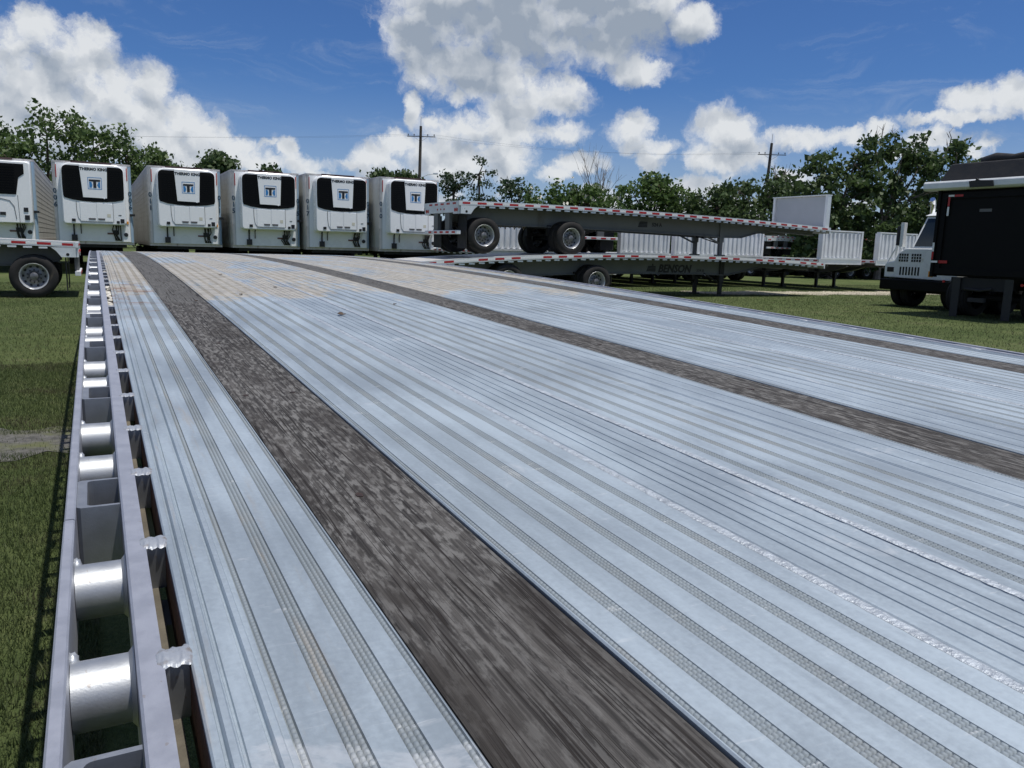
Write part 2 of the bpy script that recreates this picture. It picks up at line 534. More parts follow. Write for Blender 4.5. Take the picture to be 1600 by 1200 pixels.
def make_deck(name='aluminium_deck', tone=1.0):
    """bare extruded aluminium decking, oxide bloom near the camera, dried tan mud and rust further along"""
    mt = bpy.data.materials.new(name)
    mt.use_nodes = True
    t = NT(mt.node_tree)
    out = t.n('ShaderNodeOutputMaterial')
    bs = t.n('ShaderNodeBsdfPrincipled')
    t.link(bs.outputs[0], out.inputs[0])
    tc = t.n('ShaderNodeTexCoord').outputs['Object']
    sp = t.n('ShaderNodeSeparateXYZ', {0: tc})
    u, v = sp.outputs[0], sp.outputs[1]
    c, f, n3 = metal_nodes(t, bs, tc, tuple(x * tone for x in (0.395, 0.458, 0.508)))
    if tone < 1:      # grey-tan dirt between the ridges, over a tone darkened for shade
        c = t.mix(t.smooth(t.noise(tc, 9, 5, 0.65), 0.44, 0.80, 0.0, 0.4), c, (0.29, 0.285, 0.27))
    # pale chalky smears
    sm = t.noise(t.vm('MULTIPLY', tc, (1.6, 0.9, 1)), 5.5, 6, 0.7, dist=1.2)
    c = t.mix(t.m('MULTIPLY', t.smooth(sm, 0.63, 0.72), 0.5), c, (0.56, 0.58, 0.60))
    # short pale scuffs and dragged scratches
    sk = t.noise(t.vm('MULTIPLY', t.vm('ADD', tc, t.vm('MULTIPLY', tc, (0.35, 0.0, 0.0))), (16, 120, 1)), 1.0, 3, 0.6, dist=0.8)
    c = t.mix(t.m('MULTIPLY', t.m('MULTIPLY', t.smooth(sk, 0.62, 0.70), t.smooth(sm, 0.46, 0.58)), 0.40), c, (0.62, 0.64, 0.65))
    # mud, begins about three metres down the deck
    d1 = t.noise(t.vm('MULTIPLY', tc, (1.5, 0.55, 1)), 1.7, 7, 0.62, dist=0.7)
    d2 = t.noise(t.vm('MULTIPLY', tc, (34, 2.0, 1)), 1.5, 4, 0.6)
    d3 = t.noise(tc, 22, 5, 0.65)
    ramp = t.smooth(v, 2.1, 3.7, -0.36, 0.13)
    dm = t.m('ADD', t.m('ADD', d1, ramp), t.m('ADD', t.m('MULTIPLY', t.m('SUBTRACT', d2, 0.5), 0.28),
                                              t.m('MULTIPLY', t.m('SUBTRACT', d3, 0.5), 0.35)))
    mud = t.smooth(dm, 0.53, 0.62, 0.0, 0.85)
    mudc = t.mix(t.smooth(d3, 0.35, 0.65), (0.27, 0.24, 0.19), (0.43, 0.395, 0.335))
    c = t.mix(mud, c, mudc)
    # rust run-off by the left edge
    ra = t.noise(t.vm('MULTIPLY', tc, (3.5, 6.0, 1)), 2.0, 6, 0.7, dist=0.6)
    rband = t.m('MULTIPLY', t.smooth(u, 0.32, 0.20), t.m('MULTIPLY', t.smooth(v, 2.45, 2.9), t.smooth(v, 4.6, 3.7)))
    rb = t.m('MULTIPLY', t.smooth(ra, 0.52, 0.66), rband)
    c = t.mix(t.m('MULTIPLY', rb, 0.8), c, (0.19, 0.10, 0.06))
    # tan grime along the outer plank
    ob = t.m('MULTIPLY', t.smooth(t.noise(t.vm('MULTIPLY', tc, (30, 2.2, 1)), 2.0, 5, 0.7), 0.55, 0.75), t.smooth(u, 0.3, 0.1))
    c = t.mix(t.m('MULTIPLY', ob, 0.55), c, (0.40, 0.33, 0.25))
    t.link(c, bs.inputs['Base Color'])
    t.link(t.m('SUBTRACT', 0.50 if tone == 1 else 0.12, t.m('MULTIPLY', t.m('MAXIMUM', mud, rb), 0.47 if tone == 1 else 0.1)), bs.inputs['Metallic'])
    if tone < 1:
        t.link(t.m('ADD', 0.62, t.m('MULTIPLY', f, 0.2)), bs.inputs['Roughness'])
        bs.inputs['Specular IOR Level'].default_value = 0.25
    bp = t.n('ShaderNodeBump', {'Strength': 0.12, 'Distance': 0.002, 'Height': t.m('ADD', n3, t.m('MULTIPLY', mud, 0.6))})
    t.link(bp.outputs[0], bs.inputs['Normal'])
    return mt


def make_weld():
    mt = bpy.data.materials.new('weld_bead')
    mt.use_nodes = True
    t = NT(mt.node_tree)
    out = t.n('ShaderNodeOutputMaterial')
    bs = t.n('ShaderNodeBsdfPrincipled', {'Metallic': 0.55})
    t.link(bs.outputs[0], out.inputs[0])
    tc = t.n('ShaderNodeTexCoord').outputs['Object']
    nz = t.noise(tc, 170, 3, 0.5)
    c = t.mix(t.smooth(t.noise(tc, 90, 4), 0.5, 0.72), (0.42, 0.445, 0.48), (0.26, 0.22, 0.19))
    t.link(c, bs.inputs['Base Color'])
    bs.inputs['Roughness'].default_value = 0.48
    bp = t.n('ShaderNodeBump', {'Strength': 0.3, 'Distance': 0.003, 'Height': nz})
    t.link(bp.outputs[0], bs.inputs['Normal'])
    return mt


def make_wood():
    mt = bpy.data.materials.new('weathered_hardwood')
    mt.use_nodes = True
    t = NT(mt.node_tree)
    out = t.n('ShaderNodeOutputMaterial')
    bs = t.n('ShaderNodeBsdfPrincipled', {'Roughness': 0.82})
    bs.inputs['Specular IOR Level'].default_value = 0.25
    t.link(bs.outputs[0], out.inputs[0])
    tc = t.n('ShaderNodeTexCoord').outputs['Object']
    v = t.n('ShaderNodeSeparateXYZ', {0: tc}).outputs[1]
    wob = t.n('ShaderNodeTexNoise', {'Vector': t.vm('MULTIPLY', tc, (3, 1.2, 1)), 'Scale': 3.0, 'Detail': 2.0})
    wv = t.vm('SCALE', wob.outputs['Color'])
    wv.node.inputs['Scale'].default_value = 0.007
    tw = t.vm('ADD', tc, wv)
    g1 = t.noise(t.vm('MULTIPLY', tw, (210, 3.0, 1)), 1.0, 5, 0.62)        # grain
    g2 = t.noise(t.vm('MULTIPLY', tw, (240, 6.0, 1)), 1.2, 4, 0.6)
    blot = t.noise(t.vm('MULTIPLY', tw, (120, 30, 1)), 1.0, 5, 0.66)     # worn flecks
    crack = t.m('ABSOLUTE', t.m('SUBTRACT', t.noise(t.vm('MULTIPLY', tw, (120, 1.6, 1)), 1.0, 2, 0.5), 0.5))
    brk = t.noise(t.vm('MULTIPLY', tw, (60, 5.0, 1)), 1.0, 2, 0.5)
    c = t.mix(t.smooth(g1, 0.32, 0.70), (0.022, 0.0205, 0.0195), (0.098, 0.093, 0.088))
    flk = t.m('MULTIPLY', t.smooth(blot, 0.47, 0.60), t.smooth(v, 0.35, 0.95, 0.32, 0.85))
    c = t.mix(flk, c, (0.170, 0.166, 0.160))
    dk = t.smooth(t.noise(t.vm('MULTIPLY', tc, (6, 2.2, 1)), 2.2, 5, 0.6), 0.46, 0.66, 0, 0.6)
    c = t.mix(dk, c, (0.030, 0.026, 0.023))
    grey = t.smooth(v, 3.0, 3.12, 0, 0.62)
    c = t.mix(grey, c, (0.105, 0.104, 0.101))
    ck = t.m('MULTIPLY', t.smooth(crack, 0.030, 0.006, 0, 0.95), t.smooth(brk, 0.40, 0.52))
    c = t.mix(ck, c, (0.018, 0.015, 0.013))
    t.link(c, bs.inputs['Base Color'])
    h = t.m('SUBTRACT', t.m('ADD', g1, t.m('MULTIPLY', g2, 0.5)), t.m('MULTIPLY', ck, 1.2))
    bp = t.n('ShaderNodeBump', {'Strength': 0.55, 'Distance': 0.003, 'Height': h})
    t.link(bp.outputs[0], bs.inputs['Normal'])
    return mt


def make_silver(name, base, rough, metal=0.9):
    mt = bpy.data.materials.new(name)
    mt.use_nodes = True
    t = NT(mt.node_tree)
    out = t.n('ShaderNodeOutputMaterial')
    bs = t.n('ShaderNodeBsdfPrincipled', {'Metallic': metal})
    t.link(bs.outputs[0], out.inputs[0])
    tc = t.n('ShaderNodeTexCoord').outputs['Object']
    n = t.noise(tc, 35, 6, 0.65)
    g = t.noise(tc, 420, 3, 0.6)
    spk = t.smooth(t.noise(tc, 150, 2, 0.5), 0.70, 0.74)
    c = t.mix(t.smooth(n, 0.35, 0.65), tuple(x * 0.94 for x in base), tuple(min(1, x * 1.05) for x in base))
    c = t.mix(t.m('MULTIPLY', spk, 0.5), c, (0.30, 0.25, 0.21))
    t.link(c, bs.inputs['Base Color'])
    t.link(t.smooth(n, 0.3, 0.7, rough - 0.02, rough + 0.05), bs.inputs['Roughness'])
    bp = t.n('ShaderNodeBump', {'Strength': 0.08, 'Distance': 0.002, 'Height': g})
    t.link(bp.outputs[0], bs.inputs['Normal'])
    return mt


DECK = make_deck()
GROOVE = make_deck('shaded_gritty_aluminium', 0.63)  # shade of the ridged bands painted in as a darker tone, plus dirt
WELD = make_weld()
FLATWELD = M('flattened_weld', (0.41, 0.45, 0.495), 0.5, 0.4, 0.16, 70, 0.6, 160)
WOOD = make_wood()
RAIL = make_silver('satin_aluminium_rail', (0.42, 0.435, 0.485), 0.50, 0.65)
SPOOL = make_silver('silver_painted_spool', (0.47, 0.49, 0.51), 0.48, 0.85)
POCKET = make_silver('dull_aluminium_pocket', (0.34, 0.36, 0.39), 0.5, 0.8)
LEDGE = M('dusty_wood_ledge', (0.115, 0.102, 0.078), 0.8, 0, 0.25, 20, 0.3, 90)
RUST = M('rusty_edge', (0.12, 0.055, 0.032), 0.8, 0.1, 0.4, 25, 0.3, 120)
DEBRIS = M('pale_debris', (0.52, 0.50, 0.45), 0.85, 0, 0.4, 40)
DARKSPOT = M('rust_dark_bolt', (0.035, 0.018, 0.012), 0.7, 0, 0.4, 60)
LEAFLITTER = M('dead_leaf', (0.085, 0.055, 0.032), 0.8, 0, 0.3, 30)

# ------------------------------------------------------------------ ground
def make_ground():
    mt = bpy.data.materials.new('mown_grass_ground')
    mt.use_nodes = True
    t = NT(mt.node_tree)
    out = t.n('ShaderNodeOutputMaterial')
    bs = t.n('ShaderNodeBsdfPrincipled', {'Roughness': 0.95})
    bs.inputs['Specular IOR Level'].default_value = 0.1
    t.link(bs.outputs[0], out.inputs[0])
    tc = t.n('ShaderNodeTexCoord').outputs['Object']
    a = t.noise(tc, 0.35, 6, 0.6)
    b = t.noise(tc, 3.5, 6, 0.65)
    g = t.noise(tc, 45, 4, 0.7)
    f = t.m('ADD', t.m('MULTIPLY', a, 0.4), t.m('ADD', t.m('MULTIPLY', b, 0.3), t.m('MULTIPLY', g, 0.3)))
    c = t.mix(t.smooth(f, 0.36, 0.64), (0.055, 0.082, 0.027), (0.125, 0.150, 0.060))
    dry = t.smooth(t.m('ADD', t.m('MULTIPLY', a, 0.6), t.m('MULTIPLY', b, 0.4)), 0.55, 0.68, 0, 0.75)
    c = t.mix(dry, c, (0.17, 0.145, 0.095))
    t.link(c, bs.inputs['Base Color'])
    bp = t.n('ShaderNodeBump', {'Strength': 0.8, 'Distance': 0.04, 'Height': t.m('ADD', g, b)})
    t.link(bp.outputs[0], bs.inputs['Normal'])
    return mt


g = MB()
g.add([(-1500, -300, 0), (1500, -300, 0), (1500, 2500, 0), (-1500, 2500, 0)], [(0, 1, 2, 3)])
tag(g.build('ground', make_ground(), fix=False), kind='structure')

SAND = M('sandy_track', (0.40, 0.36, 0.28), 0.95, 0, 0.25, 1.5, 0.5, 25, dirt=((0.16, 0.155, 0.07), 0.25, 1.2))
GRAVEL = M('grey_gravel', (0.095, 0.093, 0.088), 0.95, 0, 0.4, 14, 0.8, 60, dirt=((0.10, 0.11, 0.04), 0.3, 3))


def ragged_strip(name, pts, half, mat, z, step=0.35, jag=0.35):
    """a track with an uneven edge, laid just above the ground"""
    m = MB()
    L, Rr = [], []
    for k in range(len(pts) - 1):
        p, q = Vector((*pts[k], 0)), Vector((*pts[k + 1], 0))
        d = (q - p)
        n = max(2, int(d.length / step))
        nrm = Vector((-d.y, d.x, 0)).normalized()
        for i in range(n):
            c = p + d * (i / n)
            h0 = half * (1 + random.uniform(-jag, jag))
            h1 = half * (1 + random.uniform(-jag, jag))
            L.append((c + nrm * h0 + Vector((0, 0, z)))[:])
            Rr.append((c - nrm * h1 + Vector((0, 0, z)))[:])
    n = len(L)
    m.add(L + Rr, [(i, n + i, n + i + 1, i + 1) for i in range(n - 1)])
    return tag(m.build(name, mat, fix=False), kind='structure')


ragged_strip('dirt_track', [(6.5, 28.6), (12.7, 31.4), (17.0, 33.6), (30, 40.5), (60, 58)], 1.15, SAND, 0.005)
ragged_strip('gravel_path', [(-12, 3.0), (-6.5, 4.4), (-3.4, 5.3), (-1.4, 5.9), (0.6, 6.4), (6, 8.0)], 0.42, GRAVEL, 0.005, 0.12, 0.5)


def grass():
    """mown grass: real blades, thick near the camera and thinner further off"""
    n_near, n_mid, n_far = 200000, 110000, 130000
    P = []
    # strip along the left of the big flatbed (u, v)
    u = -0.06 - RNG.random(n_near) ** 1.3 * 2.6
    v = 1.2 + RNG.random(n_near) ** 1.5 * 9.0
    P.append(np.c_[u, v, np.full(n_near, 1.0)])
    u = 0.3 - RNG.random(n_mid) * 9.0
    v = 8.0 + RNG.random(n_mid) * 20.0
    P.append(np.c_[u, v, np.full(n_mid, 1.25)])
    # open lawn on the right, beyond the deck
    u = 8.0 + RNG.random(n_far) * 28.0
    v = 6.5 + RNG.random(n_far) ** 0.9 * 22.0
    P.append(np.c_[u, v, np.full(n_far, 1.5)])
    P = np.concatenate(P)
    x = P[:, 0] * DU.x + P[:, 1] * DV.x
    y = P[:, 0] * DU.y + P[:, 1] * DV.y
    # leave the tracks and paths mostly bare
    gr = np.abs((y - (5.3 + (x + 3.4) * 0.28))) < 0.30
    tr = np.abs((y - (31.4 + (x - 12.7) * 0.51))) < 0.62
    keep = ~((gr | tr) & (RNG.random(len(x)) < 0.93))
    x, y, s = x[keep], y[keep], P[keep, 2]
    n = len(x)
    h = (0.012 + 0.024 * RNG.random(n)) * s
    wd = (0.0010 + 0.0012 * RNG.random(n)) * s * s * 1.4
    th = RNG.random(n) * 2 * np.pi
    ln = RNG.random(n) * 0.9 * h
    la = RNG.random(n) * 2 * np.pi
    cx, cy = np.cos(th) * wd, np.sin(th) * wd
    z0 = np.zeros(n) - 0.002
    V = np.empty((n, 3, 3))
    V[:, 0] = np.c_[x - cx, y - cy, z0]
    V[:, 1] = np.c_[x + cx, y + cy, z0]
    V[:, 2] = np.c_[x + np.cos(la) * ln, y + np.sin(la) * ln, h]
    me = np_mesh('grass', V.reshape(-1, 3), np.arange(3 * n).reshape(-1, 3), BLADE)
    o = link('grass', me)
    tag(o, 'short mown green grass with dry patches covering the yard', 'grass', kind='stuff')


def np_mesh(name, verts, faces, mat, mi=None):
    """fast mesh from numpy arrays (all faces the same size)"""
    me = bpy.data.meshes.new(name)
    n, k = faces.shape
    me.vertices.add(len(verts))
    me.vertices.foreach_set('co', np.ascontiguousarray(verts, dtype=np.float32).ravel())
    me.loops.add(n * k)
    me.loops.foreach_set('vertex_index', np.ascontiguousarray(faces, dtype=np.int32).ravel())
    me.polygons.add(n)
    me.polygons.foreach_set('loop_start', np.arange(0, n * k, k, dtype=np.int32))
    for mt in (mat if isinstance(mat, (list, tuple)) else [mat]):
        me.materials.append(mt)
    if mi is not None:
        me.polygons.foreach_set('material_index', np.ascontiguousarray(mi, dtype=np.int32))
    me.update(calc_edges=True)
    me.validate()
    return me


grass()

# ------------------------------------------------------------------ the big flatbed in front of the camera
V0, V1, WID = -0.9, 14.9, 2.59


def camber(v):
    w = v - 7.795
    return 1.29153 - 0.0045848 * w * w - 0.00016968 * w ** 3


def slope(v):
    w = v - 7.795
    return -2 * 0.0045848 * w - 3 * 0.00016968 * w * w


def sweep(m, prof, va, vb, mats=None, closed=False, step=0.16, caps=False):
    """cross-section (u, z) carried along the cambered deck"""
    n = max(2, int((vb - va) / step) + 1)
    vs = [va + (vb - va) * i / (n - 1) for i in range(n)]
    k = len(prof)
    verts = [(p[0], v, camber(v) + p[1]) for v in vs for p in prof]
    o = len(m.v)
    m.v.extend(verts)
    seg = k if closed else k - 1
    for i in range(n - 1):
        for j in range(seg):
            jj = (j + 1) % k
            m.f.append((o + i * k + j, o + i * k + jj, o + (i + 1) * k + jj, o + (i + 1) * k + j))
            m.m.append(mats[j] if mats else 0)
    if caps and closed:
        m.f.append(tuple(o + j for j in range(k))[::-1])
        m.f.append(tuple(o + (n - 1) * k + j for j in range(k)))
        m.m.extend([mats[0] if mats else 0] * 2)
    return m


flatbed = empty('flatbed_trailer', uvw(-0.0454, 0), PHI,
                'long ribbed aluminium flatbed deck with wood strips, filling the foreground', 'trailer')


def plank_section(u0, u1, feats):
    pts = [(u0, -0.034), (u0, -0.0015), (u0 + 0.0015, 0.0)]
    shade_dirt = set()
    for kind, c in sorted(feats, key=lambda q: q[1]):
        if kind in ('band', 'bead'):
            shade_dirt.update(range(len(pts), len(pts) + 3))
        if kind == 'band':
            h = 0.0074
            pts += [(c - h, 0), (c - h + 0.0010, -0.0030), (c + h - 0.0010, -0.0030), (c + h, 0)]
        elif kind == 'bead':
            h = 0.0032
            pts += [(c - h, 0), (c - h + 0.0009, -0.0024), (c + h - 0.0009, -0.0024), (c + h, 0)]
        elif kind == 'line':
            pts += [(c - 0.0016, 0), (c - 0.0008, -0.0021), (c + 0.0008, -0.0021), (c + 0.0016, 0)]
        elif kind == 'rib':
            pts += [(c - 0.0036, 0), (c - 0.0022, 0.0026), (c + 0.0022, 0.0026), (c + 0.0036, 0)]
    pts += [(u1 - 0.0015, 0.0), (u1, -0.0015), (u1, -0.034)]
    return pts, [1 if i in shade_dirt else 0 for i in range(len(pts))]


PLANKS = [
    (0.0925, 0.2490, [('line', 0.1010), ('rib', 0.1060), ('line', 0.1120), ('line', 0.1285), ('rib', 0.1335), ('bead', 0.1445), ('band', 0.1780), ('band', 0.2138), ('bead', 0.2435)], None),
    (0.3985, 0.6685, [('bead', 0.4045), ('band', 0.440), ('band', 0.4845), ('band', 0.531), ('band', 0.575), ('band', 0.621)], 0.6610),
    (0.6705, 0.8185, [('line', 0.698), ('line', 0.721), ('line', 0.745), ('line', 0.764), ('line', 0.789)], None),
    (0.8205, 1.2200, [('band', 0.862), ('band', 0.908), ('band', 0.956), ('band', 1.003), ('band', 1.048), ('line', 1.0935), ('line', 1.0995), ('line', 1.138), ('line', 1.181), ('bead', 1.2140)], 0.8275),
]
BOARDS = [(0.2515, 0.3960), (1.2225, 1.3675), (WID - 0.3960, WID - 0.2515)]
all_planks = []
for (a, b, ft, wl) in PLANKS:
    all_planks.append((a, b, ft, wl, True))
for (a, b, ft, wl) in PLANKS:
    all_planks.append((WID - b, WID - a, [(k, WID - c) for k, c in ft], None if wl is None else WID - wl, False))


def beads(rows, va, vb, pitch=0.0056):
    """rows of little extruded teeth: one frustum each"""
    vs = np.arange(va, vb, pitch)
    V, F = [], []
    base = np.array([(-1, -1), (1, -1), (1, 1), (-1, 1)], float)
    for c in rows:
        cz = np.array([camber(v) for v in vs])
        n = len(vs)
        A = np.empty((n, 8, 3))
        for k in range(4):
            A[:, k] = np.c_[np.full(n, c) + base[k, 0] * 0.0021, vs + base[k, 1] * 0.00278, cz - 0.0032]
            A[:, 4 + k] = np.c_[np.full(n, c) + base[k, 0] * 0.0013, vs + base[k, 1] * 0.0019, cz + 0.0002]
        V.append(A.reshape(-1, 3))
    V = np.concatenate(V)
    n = len(V) // 8
    q = np.array([(4, 5, 6, 7), (0, 1, 5, 4), (1, 2, 6, 5), (2, 3, 7, 6), (3, 0, 4, 7)])
    F = (q[None] + 8 * np.arange(n)[:, None, None]).reshape(-1, 4)
    return V, F


for (a, b, ft, wl, left) in all_planks:
    m = MB()
    sec_, mats_ = plank_section(a, b, ft)
    sweep(m, sec_, V0, V1, mats_)
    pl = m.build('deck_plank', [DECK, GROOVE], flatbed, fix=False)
    rows = []
    for k, c in ft:
        if k == 'band':
            rows += [c - 0.0044, c, c + 0.0044]
        elif k == 'bead':
            rows += [c]
    if rows:
        near_end = 3.0 if left else 0.0
        m = MB()
        for c in rows:
            sweep(m, [(c - 0.0019, -0.0026), (c - 0.0012, 0.0), (c + 0.0012, 0.0), (c + 0.0019, -0.0026)], near_end if left else V0, V1)
        V = np.array(m.v)
        F = np.array(m.f)
        if left:
            BV, BF = beads(rows, 0.15, near_end)
            F = np.concatenate([F, BF + len(V)])
            V = np.concatenate([V, BV])
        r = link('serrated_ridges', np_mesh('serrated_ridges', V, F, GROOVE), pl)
        r['kind'] = 'stuff'
    if wl:
        # flattened weld seam between two extrusions
        m = MB()
        vv = list(np.arange(V0, 3.4, 0.009)) + list(np.arange(3.4, V1, 0.25))
        prof = [-0.0066, -0.0042, 0.0, 0.0042, 0.0066]
        vs = []
        for v in vv:
            for j, du_ in enumerate(prof):
                zz = 0.0002 if j in (0, 4) else 0.0005 + 0.0010 * random.random() * (1.3 if j == 2 else 0.9)
                vs.append((wl + du_ + (random.uniform(-.0008, .0008)), v, camber(v) + zz))
        fs = [(i * 5 + j, i * 5 + j + 1, (i + 1) * 5 + j + 1, (i + 1) * 5 + j) for i in range(len(vv) - 1) for j in range(4)]
        m.add(vs, fs)
        m.build('weld_seam', FLATWELD, pl, smooth=60, fix=False)

# hardwood nailing boards let in between the planks
for (a, b) in BOARDS:
    cuts = [V0, 3.05, 6.9, 10.6, V1]
    for i in range(4):
        va, vb = cuts[i] + 0.0025, cuts[i + 1] - 0.0025
        dz = random.uniform(-0.0025, -0.0008)
        m = MB()
        sweep(m, [(a, -0.036), (a, dz - 0.002), (a + 0.003, dz), (b - 0.003, dz), (b, dz - 0.002), (b, -0.036)], va, vb, closed=True, caps=True)
        bd = m.build('hardwood_board', WOOD, flatbed, fix=False)
        # sunk, rusty bolt heads
        spots = [(0.34, 0.45), (0.907, 0.44), (1.49, 0.76), (1.486, 0.17), (2.1, 0.4), (2.75, 0.7)] if (i == 0 and a < 0.3) else \
            [(va + 0.3 + k * 0.62, random.uniform(0.25, 0.75)) for k in range(int((vb - va) / 0.62))]
        for (v, fu) in spots:
            if not va < v < vb or v > 7.5:
                continue
            m = MB()
            cu = a + (b - a) * fu
            rr = random.uniform(0.005, 0.0075)
            pts = []
            for t in range(10):
                an = 2 * math.pi * t / 10
                pts.append((cu + rr * 0.85 * math.cos(an) * random.uniform(.8, 1.1), v + rr * 1.5 * math.sin(an) * random.uniform(.8, 1.1)))
            z = camber(v) + dz
            m.prism([(p[0], p[1]) for p in pts], z - 0.004, z + 0.0006 + abs(slope(v)) * rr, 'xy')
            m.build('bolt_head', DARKSPOT, bd)


def edge_side(sgn):
    """rub rail, spools, stake pockets, side rail, welded tabs of one edge; sgn=+1 left, -1 right"""
    X = (lambda u: u) if sgn > 0 else (lambda u: WID - u)

    def sec(pts):
        return [(X(p[0]), p[1]) for p in pts]
    # rub rail in lengths, slightly out of line where they meet
    cuts = [V0, 0.935, 2.83, 5.6, 8.4, 11.2, V1]
    for i in range(len(cuts) - 1):
        off = random.uniform(-0.0008, 0.0008)
        m = MB()
        sweep(m, sec([(off, -0.078), (off, -0.0016), (off + 0.0016, 0), (off + 0.0088, 0), (off + 0.0104, -0.0016), (off + 0.0104, -0.078)]),
              cuts[i] + 0.0012, cuts[i + 1] - 0.0012, closed=True, caps=True)
        m.build('rub_rail', RAIL, flatbed)
    # side rail: channel with a flat top
    m = MB()
    sweep(m, sec([(0.056, -0.112), (0.056, -0.002), (0.058, 0.0), (0.0745, 0.0), (0.0745, -0.005), (0.0625, -0.006), (0.0625, -0.112)]), V0, V1, closed=True, caps=True)
    m.build('side_rail', RAIL, flatbed)
    m = MB()
    sweep(m, sec([(0.0632, -0.052), (0.0632, -0.046), (0.0850, -0.046), (0.0850, -0.052)]), V0, V1, closed=True, caps=True)
    m.build('inner_ledge', LEDGE, flatbed)
    m = MB()
    sweep(m, sec([(0.0918, -0.06), (0.0918, -0.0075), (0.0924, -0.0060), (0.0924, -0.06)]), V0, V1, closed=True, caps=True)
    m.build('rusty_lip', RUST, flatbed)
    # shared meshes
    s = MB()
    s.cyl((0.0112, 0, 0), (0.0520, 0, 0), 0.0265, seg=36)
    s.cyl((0.0518, 0, 0), (0.0556, 0, 0), 0.0268, 0.0315, seg=36)
    spool_me = s.mesh('spool', SPOOL)
    recalc(spool_me)
    spool_me.shade_smooth()
    spool_me.set_sharp_from_angle(angle=math.radians(50))
    wb = []
    for k in range(3):
        s = MB()
        blob(s, (0.0125, 0.016, 0.0215), (0.0052, 0.0085, 0.0075), 10, 7, 0.25)
        w_ = s.mesh('weld_bead', WELD)
        w_.shade_smooth()
        wb.append(w_)
    pk = MB()
    u0, u1 = 0.0112, 0.0552
    out_ = [(u1, 0), (u0 + 0.004, 0), (u0, 0.004), (u0, 0.097), (u0 + 0.004, 0.101), (u1, 0.101)]
    inn = [(u1, 0.096)] + arc(u0 + 0.0165, 0.090, 0.006, 90, 180, 4) + arc(u0 + 0.0165, 0.011, 0.006, 180, 270, 4) + [(u1, 0.005)]
    pk.prism(out_ + inn, -0.112, -0.0045, 'xy')
    pocket_me = pk.mesh('stake_pocket', POCKET)
    tabs = []
    for k in range(4):
        # plate with two flattened weld puddles run across the slot
        s = MB()
        nu, nv = 22, 14
        vs = []
        for a in range(nu + 1):
            for b in range(nv + 1):
                fu, fv = a / nu, b / nv * 2 - 1
                edge = 0.0145 + 0.0018 * math.sin(a * 0.9 + k * 2) + random.uniform(-.0006, .0006)
                uu = 0.0685 + 0.0275 * fu + random.uniform(-.0004, .0004)
                c1, c2 = (fu - 0.27) / 0.26, (fu - 0.74) / 0.27
                h = max(0.0, 1 - c1 * c1 - fv * fv * 0.9) * 0.0013 + max(0.0, 1 - c2 * c2 - fv * fv * 0.9) * 0.0014
                h += 0.00035 * math.sin((c1 if fu < 0.5 else c2) * 9 + fv * fv * 3 + k) + random.uniform(-.00008, .00008)
                rim = 1 - max(abs(fv), abs(fu * 2 - 1)) ** 6
                vs.append((uu, fv * edge, 0.0004 - 0.0014 * (1 - rim) + h))
        fs = [(a * (nv + 1) + b, (a + 1) * (nv + 1) + b, (a + 1) * (nv + 1) + b + 1, a * (nv + 1) + b + 1) for a in range(nu) for b in range(nv)]
        s.add(vs, fs, 0)
        s.box(0.0746, 0.0917, -0.0125, 0.0125, -0.046, -0.0012, 1)
        t_ = s.mesh('weld_tab', [WELD, POCKET])
        t_.shade_smooth()
        t_.set_sharp_from_angle(angle=math.radians(50))
        tabs.append(t_)

    def put(name, me, v, dz=0.0, parent=flatbed, jit=0.0):
        o = bpy.data.objects.new(name, me)
        COL.objects.link(o)
        o.parent = parent
        if parent is flatbed:
            o.location = (0 if sgn > 0 else WID, v, camber(v) + dz)
            o.rotation_euler = (math.atan(slope(v)) * sgn + jit, 0, 0 if sgn > 0 else math.pi)
        return o
    v = 0.415 - 2 * 0.565
    while v < V1 - 0.6:
        put('stake_pocket', pocket_me, v if sgn > 0 else v + 0.101)
        for q, dv_ in enumerate((0.233, 0.421)):
            sp = put('spool', spool_me, v + dv_, -0.0395, jit=random.uniform(-.5, .5))
            if v < 7.5 and sgn > 0:
                sp.rotation_euler[0] = math.atan(slope(v))
                put('weld_bead', random.choice(wb), 0, 0, sp)
        v += 0.565
    v = 0.613 - 6 * 0.2325
    while v < V1 - 0.1:
        if not (3.02 < v < 3.75):
            put('weld_tab', random.choice(tabs), v + random.uniform(-.006, .006), jit=random.uniform(-.05, .05))
        v += 0.2325


def arc(cx, cy, r, a0, a1, n):
    return [(cx + r * math.cos(math.radians(a0 + (a1 - a0) * i / n)), cy + r * math.sin(math.radians(a0 + (a1 - a0) * i / n))) for i in range(n + 1)]


def blob(m, c, rad, seg=10, rings=6, rough=0.2):
    """lumpy ellipsoid"""
    vs, fs = [(c[0], c[1], c[2] + rad[2])], []
    for i in range(1, rings):
        t = math.pi * i / rings
        for j in range(seg):
            p = 2 * math.pi * j / seg
            k = 1 + random.uniform(-rough, rough) * 0.6
            vs.append((c[0] + rad[0] * math.sin(t) * math.cos(p) * k, c[1] + rad[1] * math.sin(t) * math.sin(p) * k, c[2] + rad[2] * math.cos(t) * k))
    vs.append((c[0], c[1], c[2] - rad[2]))
    for j in range(seg):
        fs.append((0, 1 + j, 1 + (j + 1) % seg))
        fs.append((len(vs) - 1, 1 + (rings - 2) * seg + (j + 1) % seg, 1 + (rings - 2) * seg + j))
    for i in range(rings - 2):
        for j in range(seg):
            fs.append((1 + i * seg + j, 1 + (i + 1) * seg + j, 1 + (i + 1) * seg + (j + 1) % seg, 1 + i * seg + (j + 1) % seg))
    m.add(vs, fs)


edge_side(1)
edge_side(-1)

